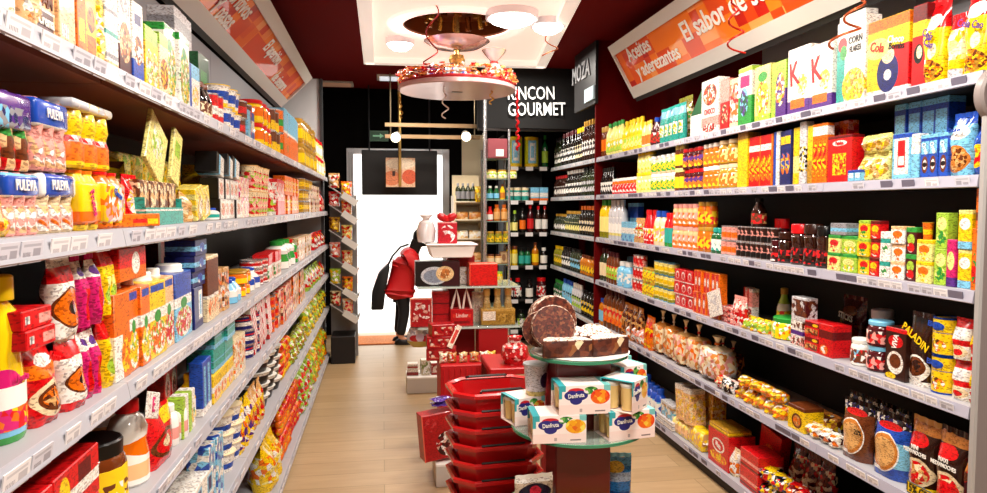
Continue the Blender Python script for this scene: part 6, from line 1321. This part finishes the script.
for sy, dx in ((-1, .0), (1, -.02)):
    obj('shoe', MB().lathe([(0, 0), (.9, 0), (1, .25), (.85, .7), (.5, 1), (0, 1.05)], 14, mat=Matrix.Translation((.015+dx, sy*.088, .001)) @ Matrix.Diagonal((.115, .045, .075, 1))), M('#0e0c0c', .4), t)
# face: looking towards +x and down
hd = Vector((.235, 0, 1.235))
obj('nose', MB().lathe([(0, 0), (.012, .003), (.008, .02), (0, .028)], 8, mat=Matrix.Translation(hd+Vector((.075, 0, -.03))) @ Matrix.Rotation(PI/2, 4, 'Y')), SK, t)
for sy in (-1, 1):
    obj('eye', MB().lathe([(0, -.009), (.008, -.004), (.009, 0), (.008, .004), (0, .009)], 8, tuple(hd+Vector((.07, sy*.03, -.002)))), M('#2a1a14', .2), t)
    obj('ear', MB().lathe([(0, 0), (.02, .004), (.014, .014), (0, .016)], 8, mat=Matrix.Translation(hd+Vector((0, sy*.075, -.01))) @ Matrix.Rotation(-sy*PI/2, 4, 'X')), SK, t)
obj('mouth', MB().box(.07, .077, -.022, .022, -.058, -.05).bevel(.003), M('#9a3c38', .4), t, tuple(hd))
def hair():
    m = MB().lathe([(.0, .1), (.05, .092), (.085, .055), (.095, 0), (.092, -.06), (.07, -.11)], 18, tuple(hd+Vector((-.018, 0, .01))), 1, .98)
    for k in range(14):
        a_ = PI/2+PI*k/13
        x, y = hd.x-.02+.08*math.cos(a_), .08*math.sin(a_)
        m.tube([(x, y, hd.z-.02), (x-.04, y*1.05, hd.z-.14), (x-.10, y*1.0, hd.z-.27), (x-.13, y*.8, hd.z-.36)], .024, 6, [1, 1.1, .9, .3])
    return m
obj('hair', hair(), M('#120c0a', .45), t)
b = thing('shoulder_bag', 'long black bag hanging on the back of the person in red', 'bag', (X0-.27, PYy-.05, .42))
obj('bag_body', MB().prism([(-.09, 0), (.05, 0), (.075, .2), (.13, .5), (.1, .52), (.0, .42), (-.08, .2)], 1, -.12, .12).bevel(.02, 2), M('#0c0a0c', .6), b)
obj('bag_strap', MB().tube([(.1, -.08, .5), (.16, -.1, .62), (.25, -.12, .72), (.34, -.06, .745)], .013, 6), M('#171316', .6), b)
# ------------------------------------------------------------------ snack rack at the end of the left wall
RX0, RX1, RY = -.55, -.27, 7.2
t = thing('snack_rack', 'white rack with slanting trays at the far end of the left wall', 'rack', (-.385, RY+.17, 0))
obj('rack_post', MB().box(-.16, .12, .2, .24, .001, 1.72), M('#8a8684', .4), t)
obj('rack_base', MB().box(-.14, .1, -.17, .2, .001, .28).bevel(.005), M('#141012', .5), t)
zs_ = [1.6+(207-p)*7.2/700 for p in (196, 214, 239, 264, 290, 312)]
for k, z in enumerate(zs_):
    q = Matrix.Translation((0, 0, z)) @ Matrix.Rotation(.6, 4, 'Y')
    tray = obj('tray', MB().box(-.17, .15, -.17, .17, -.008, .0, q).box(.142, .15, -.17, .17, 0, .05, q), M('#a8a4a0', .4), t)
    obj('tray_card', MB().box(-.01, .155, -.18, -.1705, -.03, .035, q), M('#dcdad6', .4), tray)
    for j in range(2):
        put('bag', .11, .09, .15, [('ta|N 25 ta,r,w,br', 'o|N 25 o,r,y,w'), ('r|N 25 r,p,w', 'pe|N 25 pe,o,r'), ('go|N 25 go,br,y', 'ly|N 25 ly,r,o'), ('p|N 25 p,r,w,o', 'ta|N 25 ta,r,cr'), ('lg|N 25 lg,y,w', 'o|N 25 o,br,y'), ('cr|N 25 cr,br,r', 'pe|N 25 pe,w,r')][k][j],
            'snack_bag', ('left' if j == 0 else 'right')+' snack bag in the '+('top', 'second', 'third', 'fourth', 'fifth', 'bottom')[k]+' tray of the slanting rack', 'bag', (-.385-.09+.12*j, RY+.06, z+.09*.68-.12*.68*j+.012), 0, None, ())
# ------------------------------------------------------------------ glass column and bread rack near the wine corner
CYY = 7.2
cx0, cx1 = atY(CYY, 485, 200).x, atY(CYY, 509, 200).x
t = thing('glass_cabinet', 'narrow open glass shelf column with chrome posts left of the wine corner', 'shelf', ((cx0+cx1)/2, CYY+.12, 0))
w = (cx1-cx0)/2
for sx in (-1, 1):
    obj('chrome_post', MB().tube([(sx*w, -.12, .001), (sx*w, -.12, H-.001 if sx < 0 else 2.4)], .02 if sx < 0 else .014, 10), M('#d6d6d8', .2, .8), t)
    obj('rear_post', MB().tube([(sx*w, .12, .001), (sx*w, .12, 2.2)], .012, 8), M('#8a8a8c', .25, .8), t)
zc = [atY(CYY, 497, p).z for p in (158.5, 178.5, 199.5, 221, 243, 264, 285, 306)]
for z in zc:
    s = obj('glass_shelf', MB().box(-w, w, -.13, .13, -.01, 0), M('#9fb8a8', .15, 0, 0, .3, .4), t, (0, 0, z))
bp = thing('display_board', 'mauve board on top of the glass column', 'board', ((cx0+cx1)/2, CYY+.05, zc[0]+.0006))
obj('board_panel', MB().box(-w*.8, w*.8, -.1, .1, 0, .2).bevel(.006), M('#8a4048', .4), bp)
obj('white_card', MB().box(-.02, .06, -.106, -.101, .02, .09), M('w', .5), bp)
it = [(1, 'jar', .09, .1, 'ly', 'jar', 'cream jar', 3, 'go', 'cr|N 30 lg,cr,w'), (2, 'sauce', .14, .06, 'dg', 'bottle', 'green bottle', 2, 'w', 'lb'), (2, 'sauce', .16, .055, 'y', 'bottle', 'yellow bottle', 1, 'br', 'am'),
      (3, 'sauce', .15, .06, 'r', 'bottle', 'red bottle', 1, 'r', 'w'), (3, 'squat', .17, .07, 'am', 'bottle', 'amber bottle', 2, 'o', 'ta'), (4, 'jar', .12, .075, 'ol', 'jar', 'olive jar', 3, 'go', 'y|N 30 y,ol'), (6, 'jar', .14, .08, 'y', 'jar', 'yellow jar', 2, 'lg', 'lg|N 30 ly,lg,y'), (5, 'jar', .1, .075, 'ta', 'jar', 'tan jar', 2, 'br', 'cr')]
xs = {}
for sh, kind, h, wd, c, nm, noun, n, cap, lab in it:
    for k in range(n):
        x = xs.get(sh, cx0+.03); xs[sh] = x+wd+.006
        put(kind, wd, wd, h, c, nm, (ordw(k, n, 'left', 'right')+' '+noun).strip()+' on the '+('first', 'second', 'third', 'fourth', 'fifth', 'sixth', 'seventh', 'eighth')[sh]+' glass shelf of the column', nm, (x+wd/2, CYY+.04, zc[sh]+.0006), 0, noun+' row in the glass column' if n > 1 else None, cap=cap, lab=lab)
b = thing('picture_frame', 'framed brown picture on the sixth glass shelf of the column', 'picture', ((cx0+cx1)/2+.07, CYY+.02, zc[6]+.0006+.17), rot=(-.1, 0, 0))
b.location.z = zc[5]+.0006; b.location.x = cx1-.05
obj('frame', MB().box(-.045, .045, -.006, .006, 0, .13).bevel(.002), M('#8a6030', .4), b); obj('picture', MB().box(-.033, .033, -.0075, -.0065, .012, .118), D('#c8a878|d .5 .5 .3 .35 #8a5c38'), b)
# bread rack
BYY = 7.55
bx0, bx1 = atY(BYY, 455, 200).x, atY(BYY, 483, 200).x; bw = bx1-bx0
t = thing('bread_rack', 'pale bread rack with slanting shelves beside the doorway', 'rack', ((bx0+bx1)/2, BYY+.15, 0))
obj('back_board', MB().box(-bw/2, bw/2, .16, .18, .001, 1.95), M('#d8c8a8', .5), t)
zb_ = [atY(BYY, 470, p).z for p in (203, 221, 240, 262)]
for k, z in enumerate(zb_):
    obj('rack_shelf', MB().box(-bw/2, bw/2, -.16, .16, -.012, 0, Matrix.Translation((0, 0, z)) @ Matrix.Rotation(-.12, 4, 'X')), M('#e8dcc4', .4), t)
for sx in (-1, 1): obj('side_board', MB().box(sx*bw/2-.012, sx*bw/2+.012, -.15, .17, .001, 1.72), M('#e0d0b0', .5), t)
for k in range(4):
    put('oil', .055, .055, .2, 'gl', 'oil_bottle', ordw(k, 4, 'leftmost', 'rightmost')+' dark bottle on the top shelf of the bread rack', 'bottle', (bx0+.035+k*.045+.01*k, BYY+.03, zb_[0]+.014), 0, 'dark bottles on the bread rack', lab='gy', cap='gy')
put('bag', .08, .05, .17, 'y|N 30 y,go,ly', 'snack_bag', 'yellow bag at the right of the bread rack top shelf', 'bag', (bx1-.05, BYY-.0, zb_[0]+.01), 0)
for k in range(1, 4):
    for j in range(2):
        put('loaf', bw*.42, .14, .09, ['ta|N 25 ta,cr,bd', 'cr|N 25 cr,ta,w', 'pe|N 25 pe,bd,ta'][k-1], 'bread_loaf', ('left' if j == 0 else 'right')+' wrapped loaf on the '+SHN[k].replace('fourth', 'lowest')+' shelf of the bread rack', 'bread', (bx0+bw*(.27+.46*j), BYY+.1, zb_[k]+.012), 0, None)
# ------------------------------------------------------------------ light: shop lamps in the ceiling, daylight through the door
def lamp(label, x, y, power, size, col=(1, .93, .84)):
    t = thing('ceiling_downlight', label, 'ceiling light', (x, y, H-.05))
    obj('lamp_housing', MB().lathe([(.0, .049), (.17, .049), (.175, .0), (.15, -.005), (.14, .02), (0, .03)], 28), M('#d8d4d0', .4), t)
    obj('lamp_lens', MB().lathe([(0, .012), (.14, .012), (.14, .019), (0, .019)], 28), M('#fff4e4', .4, 0, 6), t)
    L = bpy.data.lights.new('downlight', 'AREA'); L.energy = power; L.size = size; L.shape = 'DISK'; L.color = col
    o = bpy.data.objects.new('downlight', L); COL.objects.link(o); o.parent = t; o.location = (0, 0, -.02)
    return t
PW = 70
for i, (x, y, pw) in enumerate(((.45, .0, .9), (1.0, .2, 1.0), (.5, 1.6, 1.0), (1.05, 1.8, 1.1), (.45, 3.1, 1.1), (1.2, 3.3, 1.1))):
    lamp(('left' if i % 2 == 0 else 'right')+' round ceiling downlight of the '+('first', 'second', 'third')[i//2]+' pair from the camera', x, y, PW*pw, .3)
def glow(px, py, z, power, size):
    p = atZ(z, px, py)
    L = bpy.data.lights.new('round_lamp_light', 'AREA'); L.energy = power; L.size = size; L.shape = 'DISK'; L.color = (1, .93, .85)
    o = bpy.data.objects.new('round_lamp_light', L); COL.objects.link(o); o.location = (p.x, p.y, z)
for px, py, r_, nm in lampspec: glow(px, py, PZ-.11, 28, r_*2)
for x, y in ((.2, 6.9), (1.35, 6.6)):
    lamp(('left' if x < 1 else 'right')+' round ceiling downlight beyond the light panel', x, y, 55, .3)
for px in (396, 466):
    p = atY(7.6, px, 140)
    L = bpy.data.lights.new('spot_light', 'SPOT'); L.energy = 40; L.spot_size = 1.6; L.shadow_soft_size = .05; L.color = (1, .85, .6)
    o = bpy.data.objects.new('spot_light', L); COL.objects.link(o); o.location = p; o.rotation_euler = (-.3, 0, 0)
w = bpy.data.worlds.new('world'); SC.world = w; w.use_nodes = True
bgn = w.node_tree.nodes['Background']; bgn.inputs[0].default_value = (1, .99, .97, 1); bgn.inputs[1].default_value = 8.0
SC.view_settings.view_transform = 'Standard'; SC.view_settings.look = 'None'; SC.view_settings.gamma = 1; SC.view_settings.use_curve_mapping = False
SC.view_settings.exposure = -1.0
SC.cycles.max_bounces = 5; SC.cycles.diffuse_bounces = 3; SC.cycles.glossy_bounces = 2; SC.cycles.transmission_bounces = 4; SC.cycles.transparent_max_bounces = 6
print('OBJECTS', len(bpy.data.objects), 'MATS', len(bpy.data.materials))
